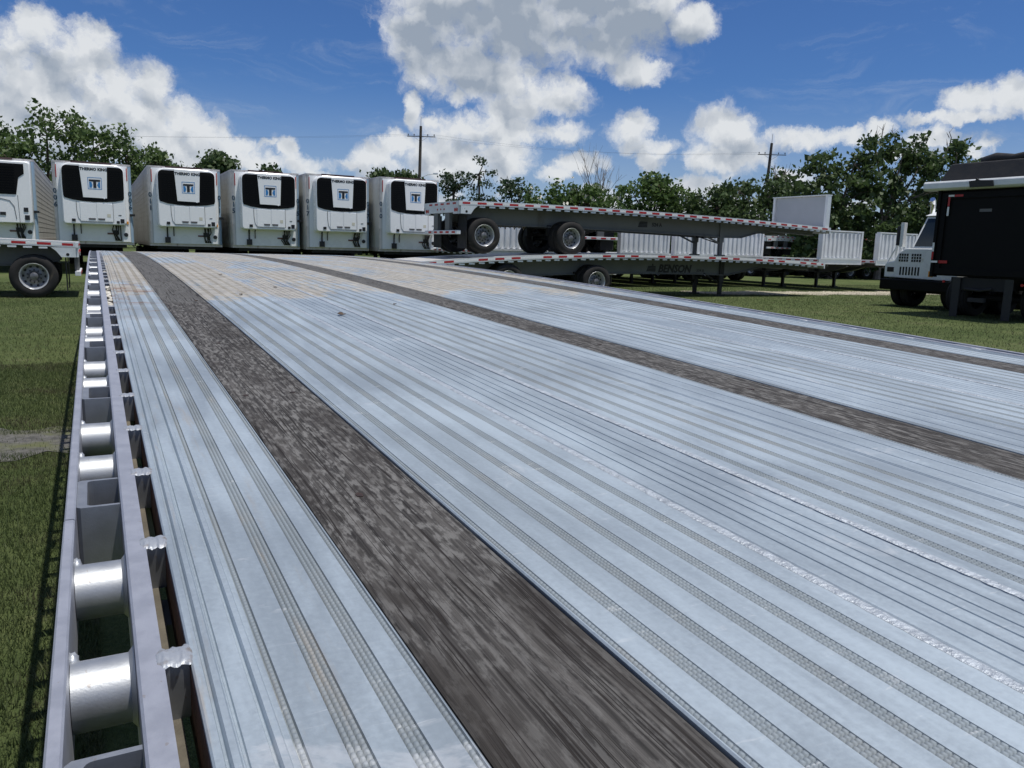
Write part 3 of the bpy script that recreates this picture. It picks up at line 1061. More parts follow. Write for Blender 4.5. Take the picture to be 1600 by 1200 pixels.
# debris caught in the slot by the side rail
m = MB()
for k in range(150):
    v = random.uniform(2.98, 3.78) if k < 120 else random.uniform(3.7, 6.5)
    r = random.uniform(0.003, 0.010)
    blob(m, (random.uniform(0.074, 0.091), v, camber(v) - 0.012 + random.uniform(-0.01, 0.006)), (r, r * random.uniform(0.8, 1.8), r * 0.6), 6, 4, 0.6)
o = m.build('dried_mud_crumbs', DEBRIS, flatbed, smooth=40)
o['kind'] = 'stuff'

# under the deck: beams, cross-members, legs and wheels that carry it
for bu in (0.80, 1.79):
    m = MB()
    sweep(m, [(bu - 0.07, -0.16), (bu + 0.07, -0.16), (bu + 0.07, -0.175), (bu + 0.01, -0.18), (bu + 0.01, -0.54), (bu + 0.07, -0.545), (bu + 0.07, -0.56),
              (bu - 0.07, -0.56), (bu - 0.07, -0.545), (bu - 0.01, -0.54), (bu - 0.01, -0.18), (bu - 0.07, -0.175)], V0 + 0.2, V1 - 0.1, closed=True, caps=True, step=0.5)
    m.build('main_beam', BEAM, flatbed)
cm = MB()
cm.box(0.0625, WID - 0.0625, -0.03, 0.03, -0.155, -0.062)
cm_me = cm.mesh('cross_member', BEAM)
v = V0 + 0.3
while v < V1 - 0.2:
    o = link('cross_member', cm_me, flatbed)
    o.location = (0, v, camber(v))
    v += 0.47


# ------------------------------------------------------------------ wheels (shared by every trailer)
def wheel_meshes(R=0.49, W=0.27, dual=True):
    """a tyre pair and the outer dished disc; axis along local y, outer face at y=0, inwards +y"""
    t = MB()
    offs = (0.0, 0.33) if dual else (0.0,)
    for o in offs:
        t.lathe([(0.286, o + 0.03), (0.30, o + 0.008), (0.345, o - 0.004), (R - 0.10, o - 0.008), (R - 0.03, o + 0.012), (R - 0.004, o + 0.035), (R, o + 0.05),
                 (R, o + 0.085), (R - 0.012, o + 0.087), (R - 0.012, o + 0.095), (R, o + 0.097), (R, o + 0.173), (R - 0.012, o + 0.175), (R - 0.012, o + 0.183), (R, o + 0.185),
                 (R, o + W - 0.05), (R - 0.03, o + W - 0.012), (R - 0.10, o + W + 0.006), (0.30, o + W - 0.01), (0.286, o + W - 0.03)], 44)
    tm = t.mesh('tyre', RUBBER)
    r = MB()
    r.lathe([(0.292, 0.004), (0.298, 0.012), (0.290, 0.020), (0.276, 0.022), (0.268, 0.045), (0.262, 0.105), (0.252, 0.135)], 40, 0)
    r.lathe([(0.252, 0.135), (0.215, 0.150), (0.165, 0.142), (0.120, 0.130), (0.105, 0.115), (0.088, 0.085), (0.082, 0.035), (0.055, 0.022), (0.001, 0.020)], 40, 1)
    r.lathe([(0.276, 0.022), (0.280, 0.27)], 24, 0)
    rm = r.mesh('rim', [RIM, DISC])
    for me in (tm, rm):
        recalc(me)
        me.shade_smooth()
        me.set_sharp_from_angle(angle=math.radians(35))
    h = MB()
    for k in range(10):
        a = 2 * math.pi * (k + .5) / 10
        x, z = 0.222 * math.cos(a), 0.222 * math.sin(a)
        h.cyl((x, 0.1405, z), (x, 0.155, z), 0.029, seg=12)
    hm = h.mesh('hand_holes', DARKHOLE)
    n = MB()
    for k in range(10):
        a = 2 * math.pi * k / 10
        x, z = 0.142 * math.cos(a), 0.142 * math.sin(a)
        n.cyl((x, 0.112, z), (x, 0.140, z), 0.017, seg=6)
    nm = n.mesh('lug_nuts', DARKSTEEL)
    return tm, rm, hm, nm


WHEEL = wheel_meshes()


def wheel(parent, loc, flip=False):
    """flip: outer face points to +y instead of -y"""
    tm, rm, hm, nm = WHEEL
    w = bpy.data.objects.new('wheel', tm)
    COL.objects.link(w)
    w.parent = parent
    w.location = loc
    w.rotation_euler = (0, random.uniform(0, 1) * (1 if not flip else 1), math.pi if flip else 0)
    for nme, me in (('rim', rm), ('hand_holes', hm), ('lug_nuts', nm)):
        o = bpy.data.objects.new(nme, me)
        COL.objects.link(o)
        o.parent = w
        if nme != 'rim':
            o['kind'] = 'stuff'
    return w


# wheels and legs of the big flatbed
for ax in (11.2, 12.5):
    for flip, yy in ((False, 0.12), (True, WID - 0.12)):
        wq = wheel(flatbed, (yy, ax, 0.49))
        wq.rotation_euler = (0, 0, -math.pi / 2 if not flip else math.pi / 2)
    m = MB()
    m.cyl((0.3, ax, 0.49), (WID - 0.3, ax, 0.49), 0.07, seg=12)
    m.build('axle', CHASSIS, flatbed)
for lu in (0.72, 1.75):
    m = MB()
    m.box(lu, lu + 0.12, 3.0, 3.12, 0.05, 0.75)
    m.box(lu - 0.06, lu + 0.18, 2.93, 3.19, 0.0, 0.05)
    m.build('landing_leg', CHASSIS, flatbed)


# ------------------------------------------------------------------ other flatbeds
def make_flatbed(name, loc, rz, label, group, L, prof, axles, gear, base=0.0, head=None, full=True, tail=True, W=2.59, beam_front=None, tape=None, leg_mat=None):
    """local x runs from the rear (0) to the nose (L), y across, z up. prof(x) = deck height."""
    root = empty(name, loc, rz, label, 'trailer', group)
    xs = [L * i / 24 for i in range(25)]

    def band(m, y0, y1, z0, z1, xa=0.0, xb=None, mm=0, n=24):
        xb = L if xb is None else xb
        q = [xa + (xb - xa) * i / n for i in range(n + 1)]
        vs = []
        for x in q:
            h = prof(x)
            vs += [(x, y0, h + z0), (x, y1, h + z0), (x, y1, h + z1), (x, y0, h + z1)]
        fs = [(0, 1, 2, 3), tuple(4 * n + i for i in (3, 2, 1, 0))]
        for i in range(n):
            for j in range(4):
                a, b = 4 * i + j, 4 * i + (j + 1) % 4
                fs.append((a, a + 4, b + 4, b))
        m.add(vs, fs, mm)
    # deck planks
    npl = 6
    pw = (W - 0.16) / npl
    for k in range(npl):
        m = MB()
        band(m, 0.08 + k * pw + 0.003, 0.08 + (k + 1) * pw - 0.003, -0.05, 0.0)
        m.build('deck_plank', DECKFAR, root, fix=True)
    for s, (ya, yb) in enumerate(((0.0, 0.078), (W - 0.078, W))):
        m = MB()
        band(m, ya, yb, -0.115, 0.004)
        m.build('side_rail', RAILWHITE, root)
        m = MB()
        yo = -0.003 if s == 0 else W + 0.003
        yi = 0.0015 if s == 0 else W - 0.0015
        band(m, min(yo, yi), max(yo, yi), -0.085, -0.030, 0.05, L - 0.05)
        m.build('reflective_tape', tape or TAPE, root)
    # stake pockets hanging under both rails
    pm = MB()
    pm.box(-0.085, 0.085, 0.012, 0.05, -0.170, -0.130)
    me = pm.mesh('stake_pocket', RAILWHITE)
    x = 0.35
    while x < L - 0.2:
        for y in (0.0, W - 0.054):
            o = link('stake_pocket', me, root)
            o.location = (x, y, prof(x))
        x += 0.30 if full else 0.6
    # two main beams, shallow under the nose
    bf = beam_front if beam_front is not None else L - 3.2
    for yb in (0.66, W - 0.66):
        m = MB()
        n = 20
        vs = []
        for i in range(n + 1):
            x = 0.35 + (L - 0.45) * i / n
            h = prof(x) - 0.118
            t = min(1.0, max(0.0, (x - bf) / 1.6))
            t = t * t * (3 - 2 * t)
            dep = 0.50 * (1 - t) + 0.17 * t
            r = min(1.0, max(0.0, x / 1.2))
            dep *= 0.55 + 0.45 * r
            for (dy, dz) in ((-0.07, 0), (0.07, 0), (0.07, -0.02), (0.012, -0.024), (0.012, -dep + 0.03), (0.07, -dep + 0.022), (0.07, -dep), (-0.07, -dep), (-0.07, -dep + 0.022), (-0.012, -dep + 0.03), (-0.012, -0.024), (-0.07, -0.02)):
                vs.append((x, yb + dy, h + dz))
        fs = [tuple(range(12)), tuple(n * 12 + j for j in range(12))[::-1]]
        for i in range(n):
            for j in range(12):
                a, b = i * 12 + j, i * 12 + (j + 1) % 12
                fs.append((a, b, b + 12, a + 12))
        m.add(vs, fs)
        m.build('main_beam', BEAM, root)
    # cross-members
    cmm = MB()
    cmm.box(-0.03, 0.03, 0.08, W - 0.08, -0.117, -0.052)
    me = cmm.mesh('cross_member', BEAM)
    x = 0.5
    while x < L - 0.2:
        o = link('cross_member', me, root)
        o.location = (x, 0, prof(x))
        x += 0.9
    # running gear
    for ax in axles:
        m = MB()
        m.cyl((ax, 0.3, base + 0.49), (ax, W - 0.3, base + 0.49), 0.065, seg=10)
        for y in (0.66, W - 0.66):
            m.box(ax - 0.45, ax + 0.45, y - 0.05, y + 0.05, base + 0.55, base + 0.63)
            m.box(ax - 0.5, ax - 0.38, y - 0.06, y + 0.06, base + 0.55, prof(ax) - 0.55)
        m.build('axle', CHASSIS, root)
        wheel(root, (ax, 0.05, base + 0.49))
        wheel(root, (ax, W - 0.05, base + 0.49), True)
    # landing gear
    if gear:
        gx, gz = gear
        for y in (0.60, W - 0.72):
            m = MB()
            m.box(gx - 0.09, gx + 0.09, y, y + 0.13, gz + 0.45, prof(gx) - 0.12)
            m.box(gx - 0.065, gx + 0.065, y + 0.02, y + 0.11, gz + 0.04, gz + 0.5)
            m.box(gx - 0.14, gx + 0.14, y - 0.05, y + 0.18, gz, gz + 0.045)
            m.tube([(gx - 0.75, y + 0.06, prof(gx) - 0.55), (gx - 0.05, y + 0.06, gz + 0.42)], 0.03, 6)
            m.build('landing_leg', leg_mat or DARKSTEEL, root)
        m = MB()
        m.tube([(gx, 0.7, gz + 0.62), (gx, W - 0.7, gz + 0.62)], 0.025, 6)
        m.tube([(gx, 0.7, gz + 0.40), (gx, W - 0.7, gz + 0.66)], 0.02, 6)
        m.build('leg_brace', DARKSTEEL, root)
    # rear end: end plate with lamps, uprights, under-run bumper
    if tail:
        h0 = prof(0)
        m = MB()
        m.box(-0.05, 0.0, 0.0, W, h0 - 0.12, h0 + 0.002)
        m.box(-0.05, 0.0, 0.06, 0.42, h0 - 0.34, h0 - 0.121)
        m.box(-0.05, 0.0, W - 0.42, W - 0.06, h0 - 0.34, h0 - 0.121)
        m.box(-0.045, 0.0, 0.42, W - 0.42, h0 - 0.30, h0 - 0.121)
        m.build('rear_end_plate', GALV, root)
        for y in (0.14, 0.27, W - 0.33, W - 0.20):
            m = MB()
            m.cyl((-0.062, y, h0 - 0.235), (-0.0505, y, h0 - 0.235), 0.05, seg=14)
            m.build('tail_lamp', RED, root)
        for y in np.linspace(1.05, W - 1.05, 3):
            m = MB()
            m.cyl((-0.058, y, h0 - 0.20), (-0.0455, y, h0 - 0.20), 0.025, seg=8)
            m.build('marker_lamp', RED, root)
        for s, (ya, yb) in enumerate(((0.002, 0.055), (W - 0.055, W - 0.002))):
            m = MB()
            m.prism([(0.005, h0 - 0.12), (0.50, h0 - 0.12), (0.40, h0 - 0.20), (0.30, h0 - 0.34), (0.005, h0 - 0.34)], ya, yb)
            m.cyl((0.17, ya - 0.004, h0 - 0.28), (0.17, yb + 0.004, h0 - 0.28), 0.035, seg=12, m=1)
            m.build('corner_bracket', [RAILWHITE, DARKHOLE], root)
        bz = base + 0.50
        for y in (0.72, W - 1.02):
            m = MB()
            m.box(-0.03, 0.06, y, y + 0.30, bz + 0.10, h0 - 0.301)
            m.build('bumper_upright', BEAM, root)
        m = MB()
        m.box(-0.07, 0.05, 0.10, W - 0.10, bz, bz + 0.105)
        m.build('bumper', GALV, root, bevel=0.01)
        for k in range(5):
            y0 = 0.22 + k * (W - 0.6) / 4.6
            bt = MB()
            bt.box(-0.074, -0.0702, y0, y0 + 0.22, bz + 0.025, bz + 0.08)
            bt.build('bumper_tape', REDTAPE, root)
            bt = MB()
            bt.box(-0.054, -0.0502, y0, y0 + 0.22, h0 - 0.085, h0 - 0.035)
            bt.build('end_tape', REDTAPE, root)
        for y in (0.10, W - 0.70):
            m = MB()
            m.box(0.22, 0.235, y, y + 0.60, base + 0.12, h0 - 0.36)
            m.build('mud_flap', CHASSIS, root)
    # nose rail
    m = MB()
    m.box(L, L + 0.05, 0.0, W, prof(L) - 0.20, prof(L) + 0.003)
    m.build('nose_rail', RAILWHITE, root)
    if head == 'ribbed':
        h = prof(L)
        hw0, hw1 = 0.06, W - 0.06
        m = MB()
        m.box(L - 0.06, L + 0.02, hw0 + 0.10, hw1 - 0.10, h + 0.03, h + 1.10)
        hb = m.build('headboard', GALV, root)
        nr = 9
        for k in range(nr):
            y = hw0 + 0.22 + k * (hw1 - hw0 - 0.44) / (nr - 1)
            m = MB()
            m.prism([(L + 0.021, y - 0.075), (L + 0.068, y - 0.045), (L + 0.068, y + 0.045), (L + 0.021, y + 0.075)], h + 0.10, h + 1.06, 'xy')
            m.build('rib', GALV, hb)
        for y in (hw0, hw1 - 0.10):
            m = MB()
            m.box(L - 0.16, L + 0.075, y, y + 0.099, h + 0.004, h + 1.12)
            m.build('corner_post', GALV, hb)
        m = MB()
        m.box(L - 0.10, L + 0.08, hw0, hw1, h + 1.121, h + 1.17)
        m.build('top_rail', GALV, hb)
        m = MB()
        m.box(L + 0.021, L + 0.082, hw0 + 0.101, hw1 - 0.101, h + 0.005, h + 0.075)
        m.build('bottom_rail', RAILWHITE, hb)
    elif head == 'panel':
        h = prof(L)
        m = MB()
        m.box(L - 0.14, L - 0.08, 0.13, W - 0.13, h + 0.02, h + 1.08)
        hb = m.build('headboard', GREYPANEL, root)
        for y in (0.03, W - 0.13):
            m = MB()
            m.box(L - 0.20, L - 0.02, y, y + 0.099, h + 0.005, h + 1.10)
            m.build('corner_post', RAILWHITE, hb)
        m = MB()
        m.box(L - 0.24, L + 0.02, 0.02, W - 0.02, h + 1.1005, h + 1.13)
        m.build('top_rail', RAILWHITE, hb)
    return root


def put_text(parent, body, size, mat, loc, rot, name='lettering', shear=0.0, depth=0.003, bold=0.0):
    me = text_mesh(body, size, mat, depth, shear, bold)
    o = link(name, me, parent)
    o.location = loc
    o.rotation_euler = rot
    return o


# the pair stacked one on the other, side-on, behind the big deck
def prof_low(x):
    c = x / 0.936 - 9.6
    return 0.0915 + 0.936 * (1.325 - 0.0032 * c * c - (0.00012 * max(0, -c) ** 3 if c < 0 else 0))


def prof_up(x):
    x = x / 0.936
    return 0.0915 + 0.936 * (2.735 - 0.00165 * (x - 3.6) ** 2 - 0.004 * max(0, x - 3.6))


low = make_flatbed('flatbed_trailer', uvw(7.30, 20.0), PHI, 'lower grey flatbed with black lettering on its beam, carrying another flatbed', 'stacked flatbed trailers',
                   15.45, prof_low, (3.01, 5.99), (11.33, 0.0), 0.0, beam_front=11.6, tape=TAPE3)
up = make_flatbed('flatbed_trailer', uvw(8.80, 20.03), PHI, 'flatbed with a tall smooth grey headboard, stacked on top of the lettered flatbed', 'stacked flatbed trailers',
                  14.1, prof_up, (0.75, 3.56), (9.75, 1.33), 1.245, head='panel', beam_front=10.3, leg_mat=BEAM)
# black lettering and badge on the beams (near faces)
for root, tx, h, txt in ((low, 9.35, 0.88, True), (up, 6.45, 2.25, False)):
    yb = 0.66 - 0.012 - 0.004
    if txt:
        put_text(root, 'BENSON', 0.34, LOGOBLACK, (tx, yb, h), (math.pi / 2, 0, 0), shear=0.25, bold=0.012)
        put_text(root, '524 A', 0.13, LOGOBLACK, (tx + 1.08, yb, h - 0.04), (math.pi / 2, 0, 0))
    else:
        put_text(root, '524 A', 0.16, LOGOBLACK, (tx + 0.62, yb, h), (math.pi / 2, 0, 0), bold=0.004)
    m = MB()
    bx = tx - 1.10 if txt else tx - 0.1
    for k in range(4):
        z = h - 0.085 + k * 0.045
        m.prism([(bx - 0.02 + k * 0.018, z), (bx + 0.34, z), (bx + 0.34, z + 0.036), (bx + k * 0.018, z + 0.036)], yb - 0.003, yb + 0.004)
    if txt:
        m.prism([(bx + 0.19, h + 0.096), (bx + 0.25, h + 0.096), (bx + 0.235, h + 0.16), (bx + 0.205, h + 0.16)], yb - 0.003, yb + 0.004)
    m.build('badge', LOGOBLACK, root)
# air lines and hoses under the upper trailer
m = MB()
for k in range(7):
    x = 1.45 + k * 0.15
    m.tube([(x, 0.9, 2.10), (x + 0.05, 0.88, 1.95 + 0.03 * (k % 2)), (x + 0.12, 0.9, 2.09)], 0.018, 5)
m.tube([(1.2, 0.9, 2.08), (2.7, 0.9, 2.07)], 0.02, 5)
m.build('air_hose', M('tan_hose', (0.30, 0.24, 0.17), 0.6), up)

# flatbed at the left, its tail towards the camera
make_flatbed('flatbed_trailer', uvw(-0.385, 23.60), PHI + math.pi, 'flatbed at the left edge, rear corner with one polished wheel and bumper showing', None,
             15.0, lambda x: 1.270 + 0.030 * x - 0.0019 * x * x, (0.87, 3.9), (11, 0.0))

# flatbeds parked nose-on behind the stack, each with a ribbed headboard
flat = lambda x: 1.30
for k, (hu, hv, lb) in enumerate(((12.75, 26.6, 'flatbed nose with ribbed headboard seen between the stacked flatbed wheels'),
                                  (18.0, 25.8, 'leftmost full ribbed aluminium headboard showing in the gap between stacked decks'),
                                  (20.72, 25.9, 'ribbed aluminium headboard, middle one in the gap between stacked decks'),
                                  (23.35, 26.1, 'ribbed aluminium headboard behind the landing legs of the upper stacked flatbed'),
                                  (26.15, 23.3, 'ribbed aluminium headboard just right of the stacked flatbed noses'),
                                  (29.05, 22.9, 'ribbed aluminium headboard half hidden by the white yard truck'))):
    make_flatbed('headboard_flatbed', uvw(hu, hv + 13.0), PHI - math.pi / 2, lb, 'flatbeds with ribbed headboards', 13.0, flat, (1.2, 2.5), (9.4, 0.0), 0.0, 'ribbed', full=False, W=2.5)
# another stack seen tail-on, and a long stack side-on further back
for base, h, lb in ((0.0, 1.30, 'lower flatbed of the tail-on stack between the headboards'), (1.30, 2.60, 'upper flatbed of the tail-on stack, lamps and bumper showing')):
    make_flatbed('flatbed_trailer', uvw(40.4, 38.0), PHI + math.pi / 2, lb, 'stacks far back', 13.0, (lambda hh: (lambda x: hh))(h), (1.2, 2.5), (10.0, base), base, full=False)
for base, h, lb in ((0.0, 1.30, 'lower flatbed of the stack beside the tan air hoses'), (1.30, 2.62, 'upper flatbed of the hidden stack, one wheel showing under the upper deck')):
    make_flatbed('flatbed_trailer', uvw(17.75, 25.4), PHI + math.pi / 2, lb, 'stacks far back', 13.0, (lambda hh: (lambda x: hh))(h), (0.9, 2.2), (10.0, base), base, full=False)
make_flatbed('flatbed_trailer', uvw(21.0, 41.5), PHI, 'far side-on flatbed seen low between the headboard trailers', 'stacks far back', 15.0, flat, (1.0, 2.4, 4.0), (11.0, 0.0), 0.0, full=False)
make_flatbed('flatbed_trailer', uvw(41.6, 36.4), PHI, 'far side-on flatbed low behind the white yard truck', 'stacks far back', 14.0, flat, (1.0, 2.4, 4.0), (10.0, 0.0), 0.0, full=False)
for base, h, lb in ((0.0, 1.32, 'lower flatbed of the side-on stack far behind the headboards'), (1.32, 2.72, 'upper flatbed of the side-on stack, tape edge above the headboards')):
    make_flatbed('flatbed_trailer', uvw(45.3, 39.4), PHI, lb, 'stacks far back', 15.0, (lambda hh: (lambda x: hh))(h), (1.0, 4.0), (11.0, base), base, full=False)


# ------------------------------------------------------------------ refrigerated trailers
def rrect(x0, x1, z0, z1, r, n=5):
    rs = r if isinstance(r, (tuple, list)) else (r, r, r, r)     # bl, br, tr, tl
    return (arc(x0 + rs[0], z0 + rs[0], rs[0], 180, 270, n) + arc(x1 - rs[1], z0 + rs[1], rs[1], 270, 360, n) +
            arc(x1 - rs[2], z1 - rs[2], rs[2], 0, 90, n) + arc(x0 + rs[3], z1 - rs[3], rs[3], 90, 180, n))


def inset(poly, c, k):
    return [(c[0] + (p[0] - c[0]) * k, c[1] + (p[1] - c[1]) * k) for p in poly]


def shell(m, poly, ys, ks, c):
    """moulded front: the outline stepped forward and drawn in, closed by a front face"""
    n = len(poly)
    vs = []
    for y, k in zip(ys, ks):
        vs += [(p[0], y, p[1]) for p in inset(poly, c, k)]
    fs = []
    for a in range(len(ys) - 1):
        for i in range(n):
            j = (i + 1) % n
            fs.append((a * n + i, a * n + j, (a + 1) * n + j, (a + 1) * n + i))
    fs.append(tuple((len(ys) - 1) * n + i for i in range(n)))
    m.add(vs, fs)


RW, RB, RT, RL = 2.6, 1.22, 4.11, 15.9


def reefer_box(root, number):
    # insulated box with horizontal panel seams on the sides, rounded front corners
    m = MB()
    cr = 0.10
    front = [(0.0, cr)] + arc(cr, cr, cr, 180, 270, 4)[1:] + arc(RW - cr, cr, cr, 270, 360, 4)
    outline = front + [(RW, RL), (0, RL)]
    m.prism(outline, RB, RT - 0.07, 'xy')
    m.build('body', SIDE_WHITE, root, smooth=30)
    m = MB()
    m.box(cr + 0.02, RW - cr - 0.02, -0.012, 0.02, RB + 0.002, RT - 0.072)
    m.build('front_wall', WHITE, root)
    seam = MB()
    for side in (0, 1):
        x0, x1 = (-0.006, 0.004) if side == 0 else (RW - 0.004, RW + 0.006)
        for k in range(13):
            z = RB + 0.30 + k * 0.19
            seam.box(x0, x1, 0.35, RL - 0.3, z, z + 0.016)
    seam.build('panel_beading', SIDE_WHITE, root)['kind'] = 'stuff'
    m = MB()
    m.prism([(p[0] * 1.006 - 0.008, p[1] * 1.0 - 0.012) for p in outline], RT - 0.069, RT, 'xy')
    m.build('roof_cap', ROOFCAP, root, smooth=30)
    m = MB()
    m.box(0.62, 1.95, -0.10, -0.014, RT - 0.045, RT + 0.012)
    m.build('roof_guard', M_GUARD, root)
    for s in (0, 1):
        m = MB()
        xa, xb = (-0.008, 0.118) if s == 0 else (RW - 0.118, RW + 0.008)
        pts = arc(cr, cr, cr + 0.008, 180, 262, 5) if s == 0 else arc(RW - cr, cr, cr + 0.008, 278, 360, 5)
        back = arc(cr, cr, cr - 0.004, 262, 180, 5) if s == 0 else arc(RW - cr, cr, cr - 0.004, 360, 278, 5)
        m.prism(pts + back, RB - 0.01, RT - 0.071, 'xy')
        cp = m.build('corner_post', STRIPEBLUE if s else ROOFCAP, root, smooth=35)
        m = MB()
        x = 0.115 if s == 0 else RW - 0.155
        m.box(x, x + 0.028, -0.022, -0.0125, RT - 0.60, RT - 0.14)
        m.build('corner_tape', REDTAPE, cp)
        for k, ch in enumerate(number):
            put_text(cp, ch, 0.25, TEAL, (0.055 if s == 0 else RW - 0.065, -0.014, 3.02 - k * 0.245), (math.pi / 2, 0, 0), 'numeral', bold=0.006)
    m = MB()
    m.box(-0.012, RW + 0.012, 0.1, RL, RB - 0.10, RB + 0.06)
    m.build('bottom_rail', ROOFCAP, root)
    # under the nose
    m = MB()
    m.box(0.25, RW - 0.25, 0.2, RL - 0.2, 1.00, RB - 0.101)
    m.build('subframe', CHASSIS, root)
    for x in (0.55, RW - 0.70):
        m = MB()
        m.box(x, x + 0.14, 2.4, 2.54, 0.45, 1.0)
        m.box(x + 0.02, x + 0.12, 2.42, 2.52, 0.05, 0.45)
        m.box(x - 0.06, x + 0.20, 2.33, 2.61, 0.0, 0.05)
        m.build('landing_leg', CHASSIS, root)
    for ax in (12.6, 13.9):
        for fl, x in ((False, 0.06), (True, RW - 0.06)):
            w_ = wheel(root, (x, ax, 0.49))
            w_.rotation_euler = (0, 0, -math.pi / 2 if not fl else math.pi / 2)
        m = MB()
        m.cyl((0.3, ax, 0.49), (RW - 0.3, ax, 0.49), 0.07, seg=10)
        m.box(0.6, RW - 0.6, ax - 0.3, ax + 0.3, 0.56, 1.0)
        m.build('axle', CHASSIS, root)


M_GUARD = M('dark_maroon_guard', (0.045, 0.022, 0.022), 0.5)
LAMPBLACK = M('black_lamp', (0.012, 0.012, 0.013), 0.3)
HOSE = M('black_hose', (0.02, 0.02, 0.022), 0.5)
SEAMGREY = M('dark_panel_gap', (0.10, 0.10, 0.105), 0.7)
LABELTAN = M('faded_label', (0.62, 0.60, 0.50), 0.6)
VALVE = M('red_brown_valve', (0.16, 0.075, 0.06), 0.6)


def nose_fittings(root):
    m = MB()
    m.tube([(0.62, -0.20, 1.90), (0.60, -0.08, 1.80), (0.60, -0.06, 1.45)], 0.028, 6)
    m.box(0.51, 0.70, -0.13, -0.0125, 1.24, 1.46)
    m.build('drain_box', HOSE, root)
    m = MB()
    m.tube([(0.83, -0.15, 1.86), (0.83, -0.05, 1.75), (0.83, -0.045, 1.50)], 0.018, 6)
    m.build('drain_hose', HOSE, root)
    m = MB()
    for k in range(5):
        x = 1.93 + 0.055 * k
        m.tube([(x, -0.16, 1.86), (x + random.uniform(-.06, .06), -0.10, 1.66), (x + random.uniform(-.10, .05), -0.07, 1.45), (1.98 + 0.05 * k, -0.04, 1.27)], 0.022, 5)
    m.box(1.90, 2.10, -0.07, -0.0125, 1.50, 1.66)
    m.build('gladhand_hoses', HOSE, root)
    m = MB()
    m.box(1.70, 1.92, -0.04, -0.0125, 1.50, 1.56)
    m.build('valve_plate', VALVE, root)
    m = MB()
    m.prism([(2.19, 1.235), (2.47, 1.235), (2.42, 1.82), (2.28, 1.82)], -0.05, -0.0125)
    gb = m.build('socket_plate', WHITE_CLEAN, root)
    m = MB()
    m.cyl((2.335, -0.075, 1.50), (2.335, -0.051, 1.50), 0.075, seg=16)
    m.build('socket', LAMPBLACK, gb)
    m = MB()
    m.box(2.50, 2.68, -0.05, 0.01, 2.20, 2.285)
    m.build('side_marker', LAMPBLACK, root)
    m = MB()
    m.box(2.385, 2.445, -0.06, -0.0125, 1.90, 2.00)
    m.build('amber_marker', AMBER, root)


